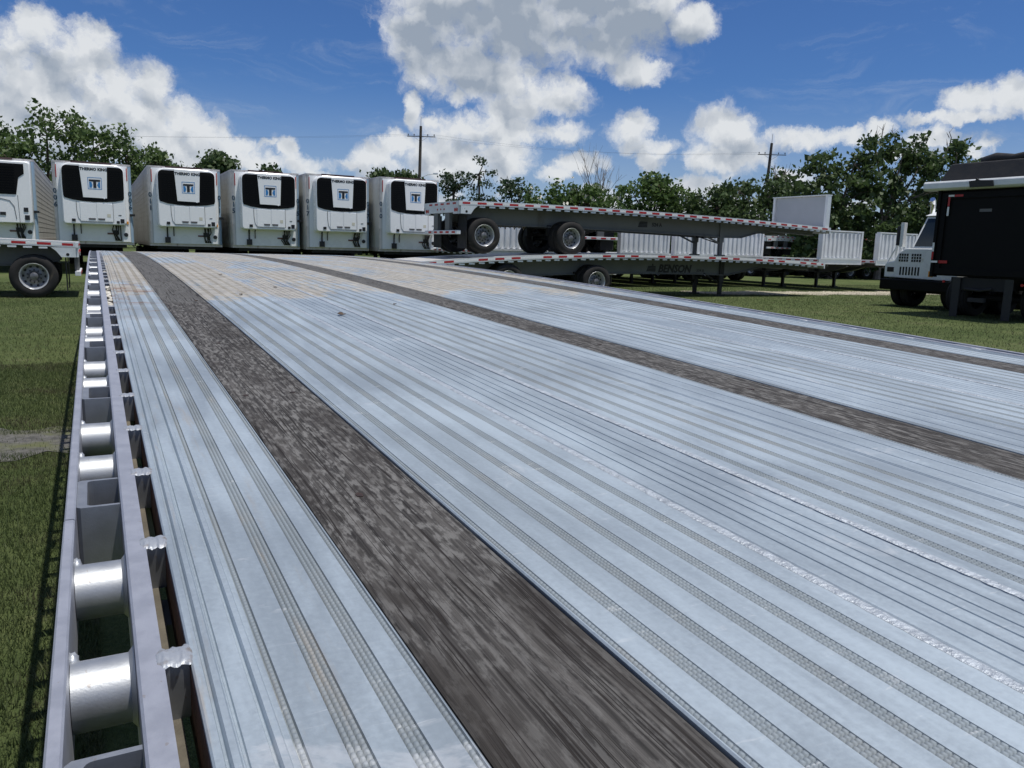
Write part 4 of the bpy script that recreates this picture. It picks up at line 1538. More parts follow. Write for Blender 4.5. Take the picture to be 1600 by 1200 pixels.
def reefer_unit(root):
    """white moulded cooling unit with a wraparound black grille, badge panel and two doors"""
    c = (1.32, 2.9)
    m = MB()
    poly = rrect(0.27, 2.37, 1.84, 4.035, (0.10, 0.10, 0.30, 0.30), 6)
    shell(m, poly, (-0.0125, -0.30, -0.40, -0.455, -0.475), (1.0, 1.0, 0.996, 0.985, 0.962), c)
    un = m.build('cooling_unit', WHITE_CLEAN, root, smooth=12)
    yf = -0.477
    # black grille
    g = arc(0.475, 3.785, 0.15, 90, 180, 5) + [(0.322, 3.3), (0.33, 2.88), (0.36, 2.79), (0.62, 2.715), (0.95, 2.675), (1.32, 2.655), (1.69, 2.67), (2.02, 2.70), (2.28, 2.76), (2.318, 2.85), (2.325, 3.3)] + arc(2.175, 3.785, 0.15, 0, 90, 5)
    m = MB()
    m.prism(g, yf - 0.012, yf + 0.02)
    gr = m.build('grille', BLACK, un)
    sl = MB()
    for k in range(13):
        z = 2.86 + k * 0.078
        sl.box(0.41, 0.955, yf - 0.020, yf - 0.0125, z, z + 0.018)
        sl.box(1.80, 2.24, yf - 0.020, yf - 0.0125, z, z + 0.018)
    sl.build('louvres', BLACK, gr)['kind'] = 'stuff'
    # badge panel down the middle
    m = MB()
    m.prism([(0.965, 2.815), (1.745, 2.80), (1.80, 3.975), (0.885, 3.975)], yf - 0.034, yf + 0.01)
    bp_ = m.build('badge_panel', WHITE_CLEAN, un, bevel=0.008)
    yb = yf - 0.036
    put_text(bp_, 'THERMO KING', 0.135, LOGOBLACK, (1.355, yb, 3.83), (math.pi / 2, 0, 0), bold=0.006)
    # square emblem: framed T between two blue halves
    ex, ez, es = 1.37, 3.33, 0.46
    fr = MB()
    for (a0, a1, b0, b1) in ((-.5, .5, -.5, -.46), (-.5, .5, .46, .5), (-.5, -.46, -.458, .458), (.46, .5, -.458, .458)):
        fr.box(ex + a0 * es, ex + a1 * es, yb - 0.002, yb + 0.003, ez + b0 * es * 0.92, ez + b1 * es * 0.92)
    fr.build('emblem_frame', LOGOBLUE, bp_)
    t_ = MB()
    t_.box(ex - 0.185, ex + 0.185, yb - 0.004, yb + 0.003, ez + 0.065, ez + 0.135)
    t_.box(ex - 0.05, ex + 0.05, yb - 0.004, yb + 0.003, ez - 0.165, ez + 0.0645)
    t_.build('emblem_letter', LOGOBLACK, bp_)
    h_ = MB()
    h_.prism([(ex - 0.18, ez - 0.16), (ex - 0.105, ez - 0.16), (ex - 0.075, ez - 0.06), (ex - 0.105, ez + 0.045), (ex - 0.18, ez + 0.045)], yb - 0.003, yb + 0.003)
    h_.prism([(ex + 0.18, ez - 0.16), (ex + 0.125, ez - 0.16), (ex + 0.075, ez - 0.06), (ex + 0.125, ez + 0.045), (ex + 0.18, ez + 0.045)], yb - 0.003, yb + 0.003)
    h_.build('emblem_halves', LOGOBLUE, bp_)
    m = MB()
    m.cyl((1.655, yf - 0.05, 2.80), (1.655, yf - 0.02, 2.80), 0.022, seg=8)
    m.build('latch', CHROME, bp_)
    # two doors and their gaps
    for (xa, xb, hx) in ((0.845, 1.375, 1.22), (1.387, 1.915, 1.53)):
        m = MB()
        m.prism([(xa, 1.96), (xb, 1.96), (xb, 2.61), (xa, 2.63)], yf - 0.014, yf + 0.01)
        dr = m.build('door', WHITE_CLEAN, un, bevel=0.006)
        m = MB()
        m.prism([(hx - 0.12, 2.075), (hx - 0.10, 2.01), (hx + 0.11, 2.01), (hx + 0.12, 2.075)], yf - 0.022, yf - 0.012)
        m.build('handle', SEAMGREY, dr)
    gp = MB()
    pts = [(0.73, yf - 0.003, 2.66), (0.735, yf - 0.003, 2.35), (0.77, yf - 0.003, 2.08), (0.86, yf - 0.003, 1.945), (1.0, yf - 0.003, 1.935), (1.9, yf - 0.003, 1.93)]
    gp.tube(pts, 0.009, 4)
    gp.tube([(1.93, yf - 0.003, 2.66), (1.935, yf - 0.003, 1.93)], 0.007, 4)
    gp.build('panel_gap', SEAMGREY, un)
    for (xa, xb, za, zb) in ((0.56, 0.68, 1.935, 2.035), (2.03, 2.13, 1.905, 2.00), (2.16, 2.29, 1.92, 2.075)):
        m = MB()
        m.box(xa, xb, yf + (0.0 if xa < 2 else 0.01) - 0.02, yf + 0.03, za, zb)
        m.build('lamp', LAMPBLACK, un)
    m = MB()
    m.box(1.72, 1.84, yf - 0.017, yf - 0.0145, 2.12, 2.24)
    m.build('label_plate', LABELTAN, un)
    m = MB()
    m.box(0.34, 0.44, yf + 0.004, yf + 0.03, 2.255, 2.285)
    m.box(2.10, 2.20, yf - 0.006, yf + 0.01, 2.20, 2.225)
    m.build('small_badge', SEAMGREY, un)


def reefer_unit_angular(root):
    """the other make: angular black louvre field high up, white doors with an arched joint"""
    c = (1.3, 2.9)
    m = MB()
    shell(m, rrect(0.10, 2.50, 1.80, 4.0, (0.06, 0.06, 0.10, 0.10), 4), (-0.0125, -0.36, -0.44, -0.46), (1.0, 1.0, 0.985, 0.965), c)
    un = m.build('cooling_unit', WHITE_CLEAN, root, smooth=12)
    yf = -0.462
    m = MB()
    m.prism([(0.56, 2.82), (2.02, 2.82), (2.12, 3.42), (2.30, 3.56), (2.30, 3.90), (0.30, 3.90), (0.30, 3.56), (0.46, 3.42)], yf - 0.012, yf + 0.01)
    gr = m.build('grille', BLACK, un)
    sl = MB()
    for k in range(11):
        z = 2.88 + k * 0.09
        sl.box(0.60, 2.00, yf - 0.03, yf - 0.0125, z, z + 0.03)
    sl.build('louvres', BLACK, gr)['kind'] = 'stuff'
    gp = MB()
    gp.tube([(2.06, yf - 0.002, 2.8), (2.08, yf - 0.002, 1.83)], 0.008, 4)
    gp.tube([(1.15, yf - 0.002, 2.66), (1.55, yf - 0.002, 2.66), (1.80, yf - 0.002, 2.60), (1.93, yf - 0.002, 2.40), (1.98, yf - 0.002, 1.95)], 0.012, 4)
    gp.build('panel_gap', SEAMGREY, un)
    for (xa, xb, za, zb) in ((1.48, 1.66, 2.08, 2.19), (2.22, 2.36, 2.22, 2.37), (2.24, 2.39, 1.93, 2.10)):
        m = MB()
        m.box(xa, xb, yf - 0.016, yf + 0.02, za, zb)
        m.build('lamp', LAMPBLACK, un)


NUM = ['006', '011', '015', '017', '010']
LBL = ['white refrigerated trailer behind the left flatbed, numbered 006',
       'white refrigerated trailer with black wraparound grille, second from the left of the five alike',
       'white refrigerated trailer with black wraparound grille, middle of the five alike',
       'white refrigerated trailer, fourth of the five alike, left of the one by the stack',
       'white refrigerated trailer partly covered by the upper stacked flatbed bumper']
POS = [(-1.24, 34.24), (1.92, 33.77), (4.84, 33.13), (7.60, 32.65), (10.39, 31.87)]
for k in range(5):
    r = empty('refrigerated_trailer', uvw(*POS[k]), PHI, LBL[k], 'trailer', 'refrigerated trailers parked in a row')
    reefer_box(r, NUM[k])
    reefer_unit(r)
    nose_fittings(r)
r = empty('refrigerated_trailer', uvw(-1.82 - RW, 34.7), PHI, 'leftmost white refrigerated trailer, cut by the picture edge, angular black grille', 'trailer', 'refrigerated trailers parked in a row')
reefer_box(r, '')
reefer_unit_angular(r)
nose_fittings(r)

# ------------------------------------------------------------------ black dump truck, tail-on at the right
dump = empty('dump_truck', uvw(19.0, 10.75), PHI, 'black dump truck body at the right edge, white top rail and tarp hood', 'truck')
DW = 2.5
m = MB()
m.box(0.06, 5.6, 0.03, DW - 0.03, 1.02, 3.10)
body = m.build('dump_body', BLACKPAINT, dump)
for k in range(6):
    for (ya, yb) in ((-0.05, 0.0295), (DW - 0.0295, DW + 0.05)):
        m = MB()
        m.box(0.35 + k * 0.95, 0.50 + k * 0.95, ya, yb, 1.05, 3.05)
        m.build('side_rib', BLACKPAINT, body)
m = MB()
m.box(0.0, 0.059, 0.06, DW - 0.06, 1.06, 3.06)
tg = m.build('tailgate', BLACKPAINT, dump)
for (ya, yb, za, zb) in ((0.06, DW - 0.06, 1.06, 1.20), (0.06, DW - 0.06, 2.92, 3.06), (0.06, 0.20, 1.201, 2.919), (DW - 0.20, DW - 0.06, 1.201, 2.919)):
    m = MB()
    m.box(-0.045, -0.001, ya, yb, za, zb)
    m.build('tailgate_frame', BLACKPAINT, tg)
for ya, yb in ((-0.02, 0.055), (DW - 0.055, DW + 0.02)):
    m = MB()
    m.box(-0.08, 0.12, ya, yb, 0.98, 3.12)
    m.build('rear_post', BLACKPAINT, dump)
m = MB()
m.prism([(-0.14, 3.12), (-0.20, 3.17), (-0.20, 3.30), (-0.16, 3.345), (0.06, 3.345), (0.06, 3.12)], -0.40, DW + 0.38)
tr = m.build('top_rail', M('white_spill_rail', (0.70, 0.72, 0.72), 0.4, 0.2, 0.08, 3, dirt=((0.35, 0.33, 0.30), 0.15, 3)), dump, bevel=0.012)
m = MB()
m.prism([(1.05, 3.15), (1.62, 3.15), (1.66, 3.30), (1.50, 3.31), (1.48, 3.36), (1.40, 3.31), (1.08, 3.29)], -0.235, -0.2005, 'yz')
m.build('tarp_latch', TARP, tr)
# tarp housing above the rail
m = MB()
vs = [(0.07, -0.30, 3.11), (5.4, -0.30, 3.11), (5.4, DW + 0.30, 3.11), (0.07, DW + 0.30, 3.11), (0.30, -0.05, 3.80), (5.2, -0.05, 3.80), (5.2, DW + 0.02, 3.80), (0.30, DW + 0.02, 3.80)]
m.add(vs, [(0, 1, 2, 3), (4, 5, 6, 7), (0, 1, 5, 4), (1, 2, 6, 5), (2, 3, 7, 6), (3, 0, 4, 7)])
m.build('tarp_hood', TARP, dump, bevel=0.03)
m = MB()
m.tube([(0.75, DW - 0.50, 3.86), (0.72, DW - 0.85, 3.90), (0.70, 1.2, 3.87), (0.70, 0.75, 3.92), (0.72, 0.45, 3.99), (0.72, 0.25, 3.86)], [0.10, 0.14, 0.10, 0.11, 0.17, 0.10], 10)
m.build('rolled_tarp', TARP, dump, smooth=60)
# reflective corners
for nm, mt, bx in (('corner_tape', WHITETAPE, ((-0.049, -0.0455, DW - 0.29, DW - 0.24, 2.50, 2.72), (-0.084, -0.0805, DW - 0.03, DW + 0.02, 1.62, 1.84))),
                   ('corner_tape', REDTAPE, ((-0.049, -0.0455, DW - 0.29, DW - 0.24, 2.73, 2.96), (-0.049, -0.0455, DW - 0.62, DW - 0.40, 2.96, 3.01), (-0.084, -0.0805, DW - 0.03, DW + 0.02, 1.42, 1.61))),
                   ('corner_tape', WHITETAPE, ((-0.049, -0.0455, DW - 0.39, DW - 0.24, 2.965, 3.01), (-0.084, -0.0805, DW - 0.16, DW + 0.02, 1.34, 1.39))),
                   ('corner_tape', REDTAPE, ((-0.049, -0.0455, DW - 0.40, DW - 0.17, 1.33, 1.40),))):
    m = MB()
    for b in bx:
        m.box(*b)
    m.build(nm, mt, tg)
m = MB()
m.box(-0.004, -0.0005, 1.15, 1.45, 2.58, 2.65)
m.build('maker_plate', M('dull_plate', (0.12, 0.12, 0.12), 0.5), tg)
m = MB()
m.box(0.1, 6.8, 0.78, 0.92, 0.72, 1.015)
m.box(0.1, 6.8, DW - 0.92, DW - 0.78, 0.72, 1.015)
m.box(0.05, 0.15, 0.5, DW - 0.5, 0.70, 1.0)
m.build('frame_rails', CHASSIS, dump)
m = MB()
m.tube([(-0.02, 0.9, 0.75), (0.0, 1.2, 0.70), (0.0, 1.6, 0.72)], 0.03, 6)
m.box(-0.05, 0.05, 1.05, 1.45, 0.42, 0.52)
m.build('tow_hitch', DARKSTEEL, dump)
for y in (0.42, 1.72):
    m = MB()
    m.box(0.0, 0.014, y, y + 0.20, 0.03, 1.0)
    m.build('mud_flap', MUDFLAP, dump)
for y in (0.25, DW - 0.30):
    m = MB()
    m.cyl((0.05, y, 0.88), (0.08, y, 0.88), 0.035, seg=12)
    m.build('tail_lamp', RED, dump)
for ax in (1.1, 2.4):
    wheel(dump, (ax, 0.0, 0.49))
    wheel(dump, (ax, DW, 0.49), True)
    m = MB()
    m.cyl((ax, 0.3, 0.49), (ax, DW - 0.3, 0.49), 0.09, seg=10)
    m.build('axle', CHASSIS, dump)
m = MB()
m.box(5.9, 7.6, 0.1, DW - 0.1, 1.05, 2.75)
m.build('cab', BLACKPAINT, dump, bevel=0.06)
for fl, y in ((False, 0.12), (True, DW - 0.12)):
    wheel(dump, (7.3, y, 0.49), fl)

# ------------------------------------------------------------------ white yard truck beside it
yt = empty('yard_truck', uvw(21.15, 14.0), PHI, 'white terminal tractor with vented nose, standing half behind the dump truck', 'truck')
TW = 2.32
# x runs back from the nose, y from the near side (hidden by the dump truck) to the far side


def Y(d):
    return TW - d          # distance from the far side


m = MB()
m.prism([(Y(0.0), 0.86), (Y(0.0), 1.26), (Y(0.10), 1.30), (Y(0.30), 1.34), (Y(0.42), 1.58), (Y(0.66), 1.72), (0.0, 1.72), (0.0, 0.82)], 0.0, 1.15, 'yz')
hood = m.build('hood', CABWHITE, yt, bevel=0.03)
m = MB()
m.add([(0.03, Y(0.80), 1.721), (0.03, 0.02, 1.721), (2.0, 0.02, 1.721), (2.0, Y(0.80), 1.721), (0.55, Y(0.84), 2.66), (0.55, 0.05, 2.66), (1.95, 0.05, 2.66), (1.95, Y(0.84), 2.66)],
      [(0, 1, 2, 3), (4, 5, 6, 7), (0, 1, 5, 4), (1, 2, 6, 5), (2, 3, 7, 6), (3, 0, 4, 7)])
cab = m.build('cab', CABWHITE, yt, bevel=0.03)


def on_screen(d, z, out):
    """a point on the sloping windscreen plane"""
    k = (z - 1.721) / (2.66 - 1.721)
    return (0.03 + 0.52 * k - out, Y(d), z + out * 0.5)


m = MB()
q = [on_screen(d, z, o) for o in (0.012, -0.01) for (d, z) in ((0.88, 1.78), (2.22, 1.78), (2.20, 2.58), (0.91, 2.58))]
m.add(q, [(0, 1, 2, 3), (7, 6, 5, 4), (0, 1, 5, 4), (1, 2, 6, 5), (2, 3, 7, 6), (3, 0, 4, 7)])
m.build('windscreen', GLASS, cab)
m = MB()
m.add([(0.16, Y(0.794), 1.80), (1.85, Y(0.794), 1.80), (1.80, Y(0.83), 2.56), (0.57, Y(0.83), 2.56), (0.16, Y(0.83), 1.80), (1.85, Y(0.83), 1.80), (1.80, Y(0.86), 2.56), (0.57, Y(0.86), 2.56)],
      [(0, 1, 2, 3), (7, 6, 5, 4), (0, 1, 5, 4), (1, 2, 6, 5), (2, 3, 7, 6), (3, 0, 4, 7)])
m.build('side_window', GLASS, cab)
m = MB()
m.add([(0.45, Y(0.80), 2.661), (0.45, 0.0, 2.661), (2.05, 0.0, 2.661), (2.05, Y(0.80), 2.661), (0.85, Y(1.10), 2.86), (0.85, 0.25, 2.86), (1.85, 0.25, 2.86), (1.85, Y(1.10), 2.86)],
      [(0, 1, 2, 3), (4, 5, 6, 7), (0, 1, 5, 4), (1, 2, 6, 5), (2, 3, 7, 6), (3, 0, 4, 7)])
m.build('roof', CABWHITE, cab, bevel=0.03)
for k in range(9):
    if k == 4:
        continue
    d = 0.46 + k * 0.082
    for q in range(3):
        m = MB()
        m.box(-0.008, 0.02, Y(d + 0.055), Y(d), 1.33 + q * 0.083, 1.395 + q * 0.083)
        m.build('upper_vent', DARKHOLE, hood)
for k in range(7):
    d = 0.52 + k * 0.098
    m = MB()
    m.box(-0.008, 0.02, Y(d + 0.05), Y(d), 0.94, 1.18)
    m.build('lower_vent', DARKHOLE, hood)
for (d0, d1, za, zb, mt) in ((0.10, 0.32, 1.02, 1.16, LAMPBLACK), (1.46, 1.60, 0.92, 1.08, AMBER), (1.98, 2.22, 1.02, 1.16, LAMPBLACK)):
    m = MB()
    m.box(-0.012, 0.02, Y(d1), Y(d0), za, zb)
    m.build('headlamp', mt, hood)
m = MB()
m.box(-0.14, 0.25, -0.02, Y(-0.02), 0.50, 0.815)
m.build('bumper', BLACKPAINT, yt, bevel=0.03)
m = MB()
m.box(0.25, 5.0, 0.70, TW - 0.70, 0.55, 0.815)
m.box(2.6, 4.4, 0.55, TW - 0.55, 0.816, 1.18)
m.build('chassis', CHASSIS, yt)
m = MB()
m.tube([(0.06, Y(0.02), 1.25), (0.10, Y(0.30), 1.82), (0.16, Y(0.52), 1.56)], 0.022, 6)
m.tube([(0.30, Y(0.10), 1.25), (0.10, Y(0.30), 1.82)], 0.018, 6)
m.build('mirror_bracket', CABWHITE, yt)
m = MB()
m.box(0.08, 0.22, Y(0.46), Y(0.35), 1.76, 2.46)
m.box(0.06, 0.20, Y(0.345), Y(0.25), 1.80, 2.36, 1)
m.build('mirror', [CABWHITE, LAMPBLACK], yt, bevel=0.008)
m = MB()
m.tube([(1.0, Y(0.66), 1.6), (1.0, Y(0.66), 3.0), (0.97, Y(0.67), 3.10), (0.88, Y(0.70), 3.16)], 0.075, 12)
m.build('exhaust_stack', CHROME, yt, smooth=60)
for ax in (0.75, 3.6):
    wheel(yt, (ax, 0.04, 0.49))
    wheel(yt, (ax, TW - 0.04, 0.49), True)
    m = MB()
    m.cyl((ax, 0.3, 0.49), (ax, TW - 0.3, 0.49), 0.08, seg=10)
    m.build('axle', CHASSIS, yt)


# ------------------------------------------------------------------ trees, bushes, poles
def leaf_quads(centers, size, jitter=0.35, flat=0.0):
    """one four-cornered leaf clump at each centre, randomly turned"""
    n = len(centers)
    nrm = RNG.normal(size=(n, 3))
    nrm[:, 2] = nrm[:, 2] * (1 - flat) + flat * 1.5
    nrm /= np.linalg.norm(nrm, axis=1)[:, None]
    t = RNG.normal(size=(n, 3))
    a = np.cross(nrm, t)
    a /= np.linalg.norm(a, axis=1)[:, None]
    b = np.cross(nrm, a)
    s = size * (1 + jitter * RNG.normal(size=n)).clip(0.35, 2)[:, None]
    k = 0.45 + 0.35 * RNG.random(n)[:, None]
    V = np.empty((n, 4, 3))
    V[:, 0] = centers - a * s
    V[:, 1] = centers - b * s * k + nrm * s * 0.15
    V[:, 2] = centers + a * s
    V[:, 3] = centers + b * s * k + nrm * s * 0.15
    return V.reshape(-1, 3), np.arange(4 * n).reshape(-1, 4)


def make_tree(name, label, cat, x, y, H, lobes, nclump, per, leaf, lsize, group=None, bark=BARK, trunk_r=0.2, spread=0.55, blossom=0, bare=0, trunk_h=None):
    """lobes: (dx, dy, z, rx, ry, rz) masses of the crown. Leaves gather round twig ends."""
    root = empty(name, (x, y, 0), 0.0, label, cat, group)
    lob = np.array(lobes, float)
    vol = (lob[:, 3] * lob[:, 4] * lob[:, 5]) ** 0.7
    idx = RNG.choice(len(lob), nclump, p=vol / vol.sum())
    d = RNG.normal(size=(nclump, 3))
    d /= np.linalg.norm(d, axis=1)[:, None]
    rad = (0.35 + 0.65 * RNG.random(nclump) ** 0.6) * (1 + 0.14 * RNG.normal(size=nclump))
    cc = lob[idx, :3] + d * lob[idx, 3:] * rad[:, None]
    cc[:, 2] = cc[:, 2].clip(0.3, None)
    pts = np.repeat(cc, per, 0) + RNG.normal(size=(nclump * per, 3)) * spread * np.array([1, 1, 0.6])
    V, F = leaf_quads(pts, lsize)
    mats, mi = [leaf], np.zeros(len(F), int)
    o = link('crown', np_mesh('crown', V, F, mats, mi), root)
    if blossom:
        k = RNG.choice(nclump, blossom)
        bp = cc[k] + RNG.normal(size=(blossom, 3)) * 0.35
        bp[:, 1] -= 0.55
        V, F = leaf_quads(bp, 0.15, 0.3)
        V2, F2 = leaf_quads(bp, 0.15, 0.3)
        ob = link('blossom', np_mesh('blossom', np.concatenate([V, V2]), np.concatenate([F, F2 + len(V)]), BLOSSOM), root)
        ob['kind'] = 'stuff'
    # trunk and limbs to the lobes and on to some twig ends
    m = MB()
    zc = lob[:, 2].mean()
    th = trunk_h if trunk_h else max(0.8, zc * 0.45)
    fork = Vector((random.uniform(-.2, .2), random.uniform(-.2, .2), th))
    m.tube([(0, 0, -0.05), (fork.x * 0.4, fork.y * 0.4, th * 0.5), fork], [trunk_r * 1.25, trunk_r, trunk_r * 0.85], 8)
    for L in lob:
        c = Vector(L[:3])
        mid = fork.lerp(c, 0.5) + Vector((random.uniform(-.3, .3), random.uniform(-.3, .3), random.uniform(0, .4)))
        m.tube([fork, mid, c], [trunk_r * 0.6, trunk_r * 0.4, trunk_r * 0.2], 6)
    for k in RNG.choice(nclump, min(nclump, 45), replace=False):
        c = Vector(lob[idx[k], :3])
        e = Vector(cc[k])
        m.tube([c, c.lerp(e, 0.5) + Vector((0, 0, random.uniform(-.1, .3))), e], [trunk_r * 0.2, trunk_r * 0.13, trunk_r * 0.05], 4)
    for k in range(bare):
        a = random.uniform(0, 2 * math.pi)
        L = lob[random.randrange(len(lob))]
        b0 = Vector(L[:3]) + Vector((math.cos(a) * L[3] * .4, math.sin(a) * L[4] * .3, L[5] * 0.5))
        tip = b0 + Vector((math.cos(a) * random.uniform(.3, 1.2), random.uniform(-.4, .4), random.uniform(0.5, 1.2)))
        m.tube([b0, b0.lerp(tip, 0.5) + Vector((random.uniform(-.2, .2), 0, .1)), tip], [0.05, 0.03, 0.012], 4)
        for q in range(3):
            s0 = b0.lerp(tip, random.uniform(.4, .9))
            m.tube([s0, s0 + Vector((random.uniform(-.5, .5), random.uniform(-.2, .2), random.uniform(.2, .6)))], [0.018, 0.006], 4)
    m.build('trunk', bark, root, fix=False)
    return root


def bare_tree(name, label, x, y, H, n=9, width=1.6):
    root = empty(name, (x, y, 0), 0.0, label, 'tree', None)
    m = MB()
    m.tube([(0, 0, 0), (0.1, 0, H * 0.4)], [0.16, 0.10], 6)

    def grow(p, d, L, r, depth):
        e = p + d * L
        mid = p.lerp(e, 0.5) + Vector((random.uniform(-.06, .06), 0, 0)) * L
        m.tube([p, mid, e], [r, r * 0.75, r * 0.5], 4)
        if depth:
            for k in range(3):
                nd = (d + Vector((random.uniform(-.55, .55), random.uniform(-.4, .4), random.uniform(-.05, .35)))).normalized()
                grow(p.lerp(e, random.uniform(.45, 1.0)), nd, L * random.uniform(.45, .75), r * 0.5, depth - 1)
    for k in range(n):
        a = -1 + 2 * k / (n - 1)
        grow(Vector((0.1, 0, H * 0.35)), Vector((a * 0.28 + random.uniform(-.08, .08), random.uniform(-.2, .2), 1)).normalized(), H * random.uniform(.30, .42), 0.05, 2)
    m.build('trunk', PALEBARK, root, fix=False)
    return root


TG = 'trees along the back of the yard'
make_tree('oak_tree', 'open-crowned green tree rising behind the leftmost refrigerated trailers', 'tree', -33.5, 58, 10.5,
          [(-3.5, 0, 7.6, 3.0, 2.6, 1.7), (0.2, 0, 8.3, 3.0, 2.6, 1.9), (3.4, 0, 7.4, 2.6, 2.4, 1.8), (-1.2, 0, 5.4, 4.2, 2.6, 1.5), (3.0, 0, 5.3, 3.6, 2.6, 1.6)],
          145, 46, LEAF_OAK, 0.150, TG, trunk_r=0.26, spread=0.40)
make_tree('oak_tree', 'smaller green tree filling the gap above the trailer numbered 006', 'tree', -27.6, 60, 8.6,
          [(-1.2, 0, 7.0, 1.7, 1.8, 1.5), (1.0, 0, 6.4, 1.6, 1.8, 1.6), (-0.2, 0, 4.6, 2.9, 2.2, 1.8)],
          95, 46, LEAF_OAK, 0.145, TG, spread=0.36)
make_tree('oak_tree', 'tree crown at the far left picture edge above the cut trailer', 'tree', -40.5, 61, 10.5,
          [(0, 0, 7.5, 3.6, 3, 2.6), (2.2, 0, 5.4, 3.4, 2.4, 1.8)], 105, 46, LEAF_OAK, 0.150, TG, spread=0.48)
make_tree('bush', 'low green bush between the 006 trailer and its right neighbour', 'bush', -24.4, 58, 6.6,
          [(0, 0, 4.9, 1.7, 1.6, 1.5), (0.5, 0, 2.6, 2.0, 1.8, 2.2)], 90, 46, LEAF_BUSH, 0.15, TG, spread=0.40, blossom=14)
for (x, y, top, w, lb) in ((-41.5, 96, 10.5, 2.6, 'far dark round tree over the second alike refrigerated trailer'),
                           (-35.4, 96, 11.5, 1.5, 'far dark tree with ragged top left of the middle refrigerated trailer'),
                           (-29.8, 98, 10.1, 1.0, 'far tree peeping over the middle refrigerated trailer roof'),
                           (-15.8, 96, 10.0, 1.1, 'far tree peeping over the gap before the last refrigerated trailer'),
                           (-12.9, 95, 10.1, 1.0, 'far tree just left of the utility pole')):
    make_tree('far_tree', lb, 'tree', x, y, top, [(0, 0, top - 1.5, w, w, 1.4), (w * 0.7, 0, top - 2.2, w * 0.8, w, 1.2), (-w * 0.6, 0, top - 2.6, w, w, 1.3)], 70, 34, LEAF_DARK, 0.24, 'far trees', spread=0.55)
# pines
make_tree('pine_tree', 'round-topped pine on a bare trunk right of the utility pole', 'tree', -6.0, 75, 8.6,
          [(0, 0, 7.5, 1.25, 1.2, 0.75), (-0.5, 0, 6.6, 1.3, 1.0, 0.6), (0.7, 0, 6.9, 0.9, 1.0, 0.6), (0.2, 0, 5.0, 1.2, 1.2, 0.9)], 46, 30, LEAF_PINE, 0.13, TG, trunk_r=0.13, spread=0.28, trunk_h=6.0)
make_tree('pine_tree', 'tallest slender pine with gaps in its crown', 'tree', -3.4, 75, 9.6,
          [(0.1, 0, 9.0, 0.8, 0.8, 0.5), (0.7, 0, 8.2, 0.7, 0.8, 0.45), (-0.7, 0, 7.7, 0.8, 0.8, 0.4), (0.5, 0, 7.1, 0.9, 0.8, 0.4), (-1.0, 0, 6.6, 1.0, 0.8, 0.45), (0.4, 0, 5.7, 1.3, 1.0, 0.6), (-0.4, 0, 4.7, 1.7, 1.2, 0.9)],
          56, 24, LEAF_PINE, 0.12, TG, trunk_r=0.11, spread=0.24, trunk_h=8.0)
make_tree('pine_tree', 'grey-green bushy tree just left of the flowering bush', 'tree', -0.6, 74, 7.8,
          [(0, 0, 6.9, 1.0, 1.0, 0.8), (0.9, 0, 5.9, 1.3, 1.0, 1.0), (-0.9, 0, 5.4, 1.3, 1.0, 1.0), (0.2, 0, 4.2, 2.0, 1.5, 1.3)], 52, 32, LEAF_PINE, 0.15, TG, spread=0.32)
# flowering bush and its neighbours
make_tree('flowering_bush', 'rounded dark green bush dotted with white flowers', 'bush', 3.9, 62, 6.4,
          [(-1.0, 0, 4.6, 2.3, 2.0, 1.7), (1.4, 0, 4.8, 2.1, 2.0, 1.6), (0.2, 0, 2.6, 3.8, 2.4, 2.2), (-2.4, 0, 3.8, 1.2, 1.5, 1.4)], 230, 46, LEAF_BUSH, 0.14, None, spread=0.36, blossom=170)
make_tree('green_tree', 'green tree right of the flowering bush with reddish tips', 'tree', 9.9, 60, 7.8,
          [(0.4, 0, 6.3, 1.2, 1.4, 1.3), (-1.2, 0, 5.3, 1.5, 1.6, 1.3), (1.7, 0, 5.4, 1.5, 1.6, 1.1), (0.1, 0, 3.6, 3.1, 2.2, 2.0), (3.0, 0, 4.2, 1.2, 1.4, 1.0)], 120, 44, LEAF_BUSH, 0.15, TG, spread=0.38, blossom=24)
bare_tree('dead_tree', 'leafless tree with thin upright branches behind the flowering bush', 6.3, 64, 9.6)
make_tree('dark_tree', 'low dark tree mass left of the second utility pole', 'tree', 14.2, 58, 6.8,
          [(0, 0, 4.8, 2.0, 1.8, 1.5), (1.5, 0, 5.4, 1.2, 1.4, 1.2), (0.2, 0, 2.8, 3.2, 2.4, 2.2)], 110, 44, LEAF_DARK, 0.16, TG, spread=0.40)
make_tree('dark_tree', 'tree with bare grey twigs in front of the second utility pole', 'tree', 17.4, 56, 7.4,
          [(0.2, 0, 6.0, 1.1, 1.3, 1.1), (1.3, 0, 5.6, 1.3, 1.3, 1.2), (-0.3, 0, 3.6, 2.5, 2.0, 2.4)], 90, 40, LEAF_DARK, 0.15, TG, PALEBARK, spread=0.38, bare=9)
make_tree('big_tree', 'large leafy tree behind the grey headboard, left half of the big clump', 'tree', 20.4, 52, 8.8,
          [(-1.0, 0, 6.9, 1.3, 1.5, 1.1), (0.9, 0, 7.2, 1.3, 1.5, 1.0), (-1.6, 0, 5.2, 1.6, 1.8, 1.3), (0.6, 0, 4.8, 2.4, 2.0, 1.8), (0, 0, 2.6, 3.0, 2.2, 2.0)], 125, 44, LEAF_DARK, 0.155, TG, spread=0.30)
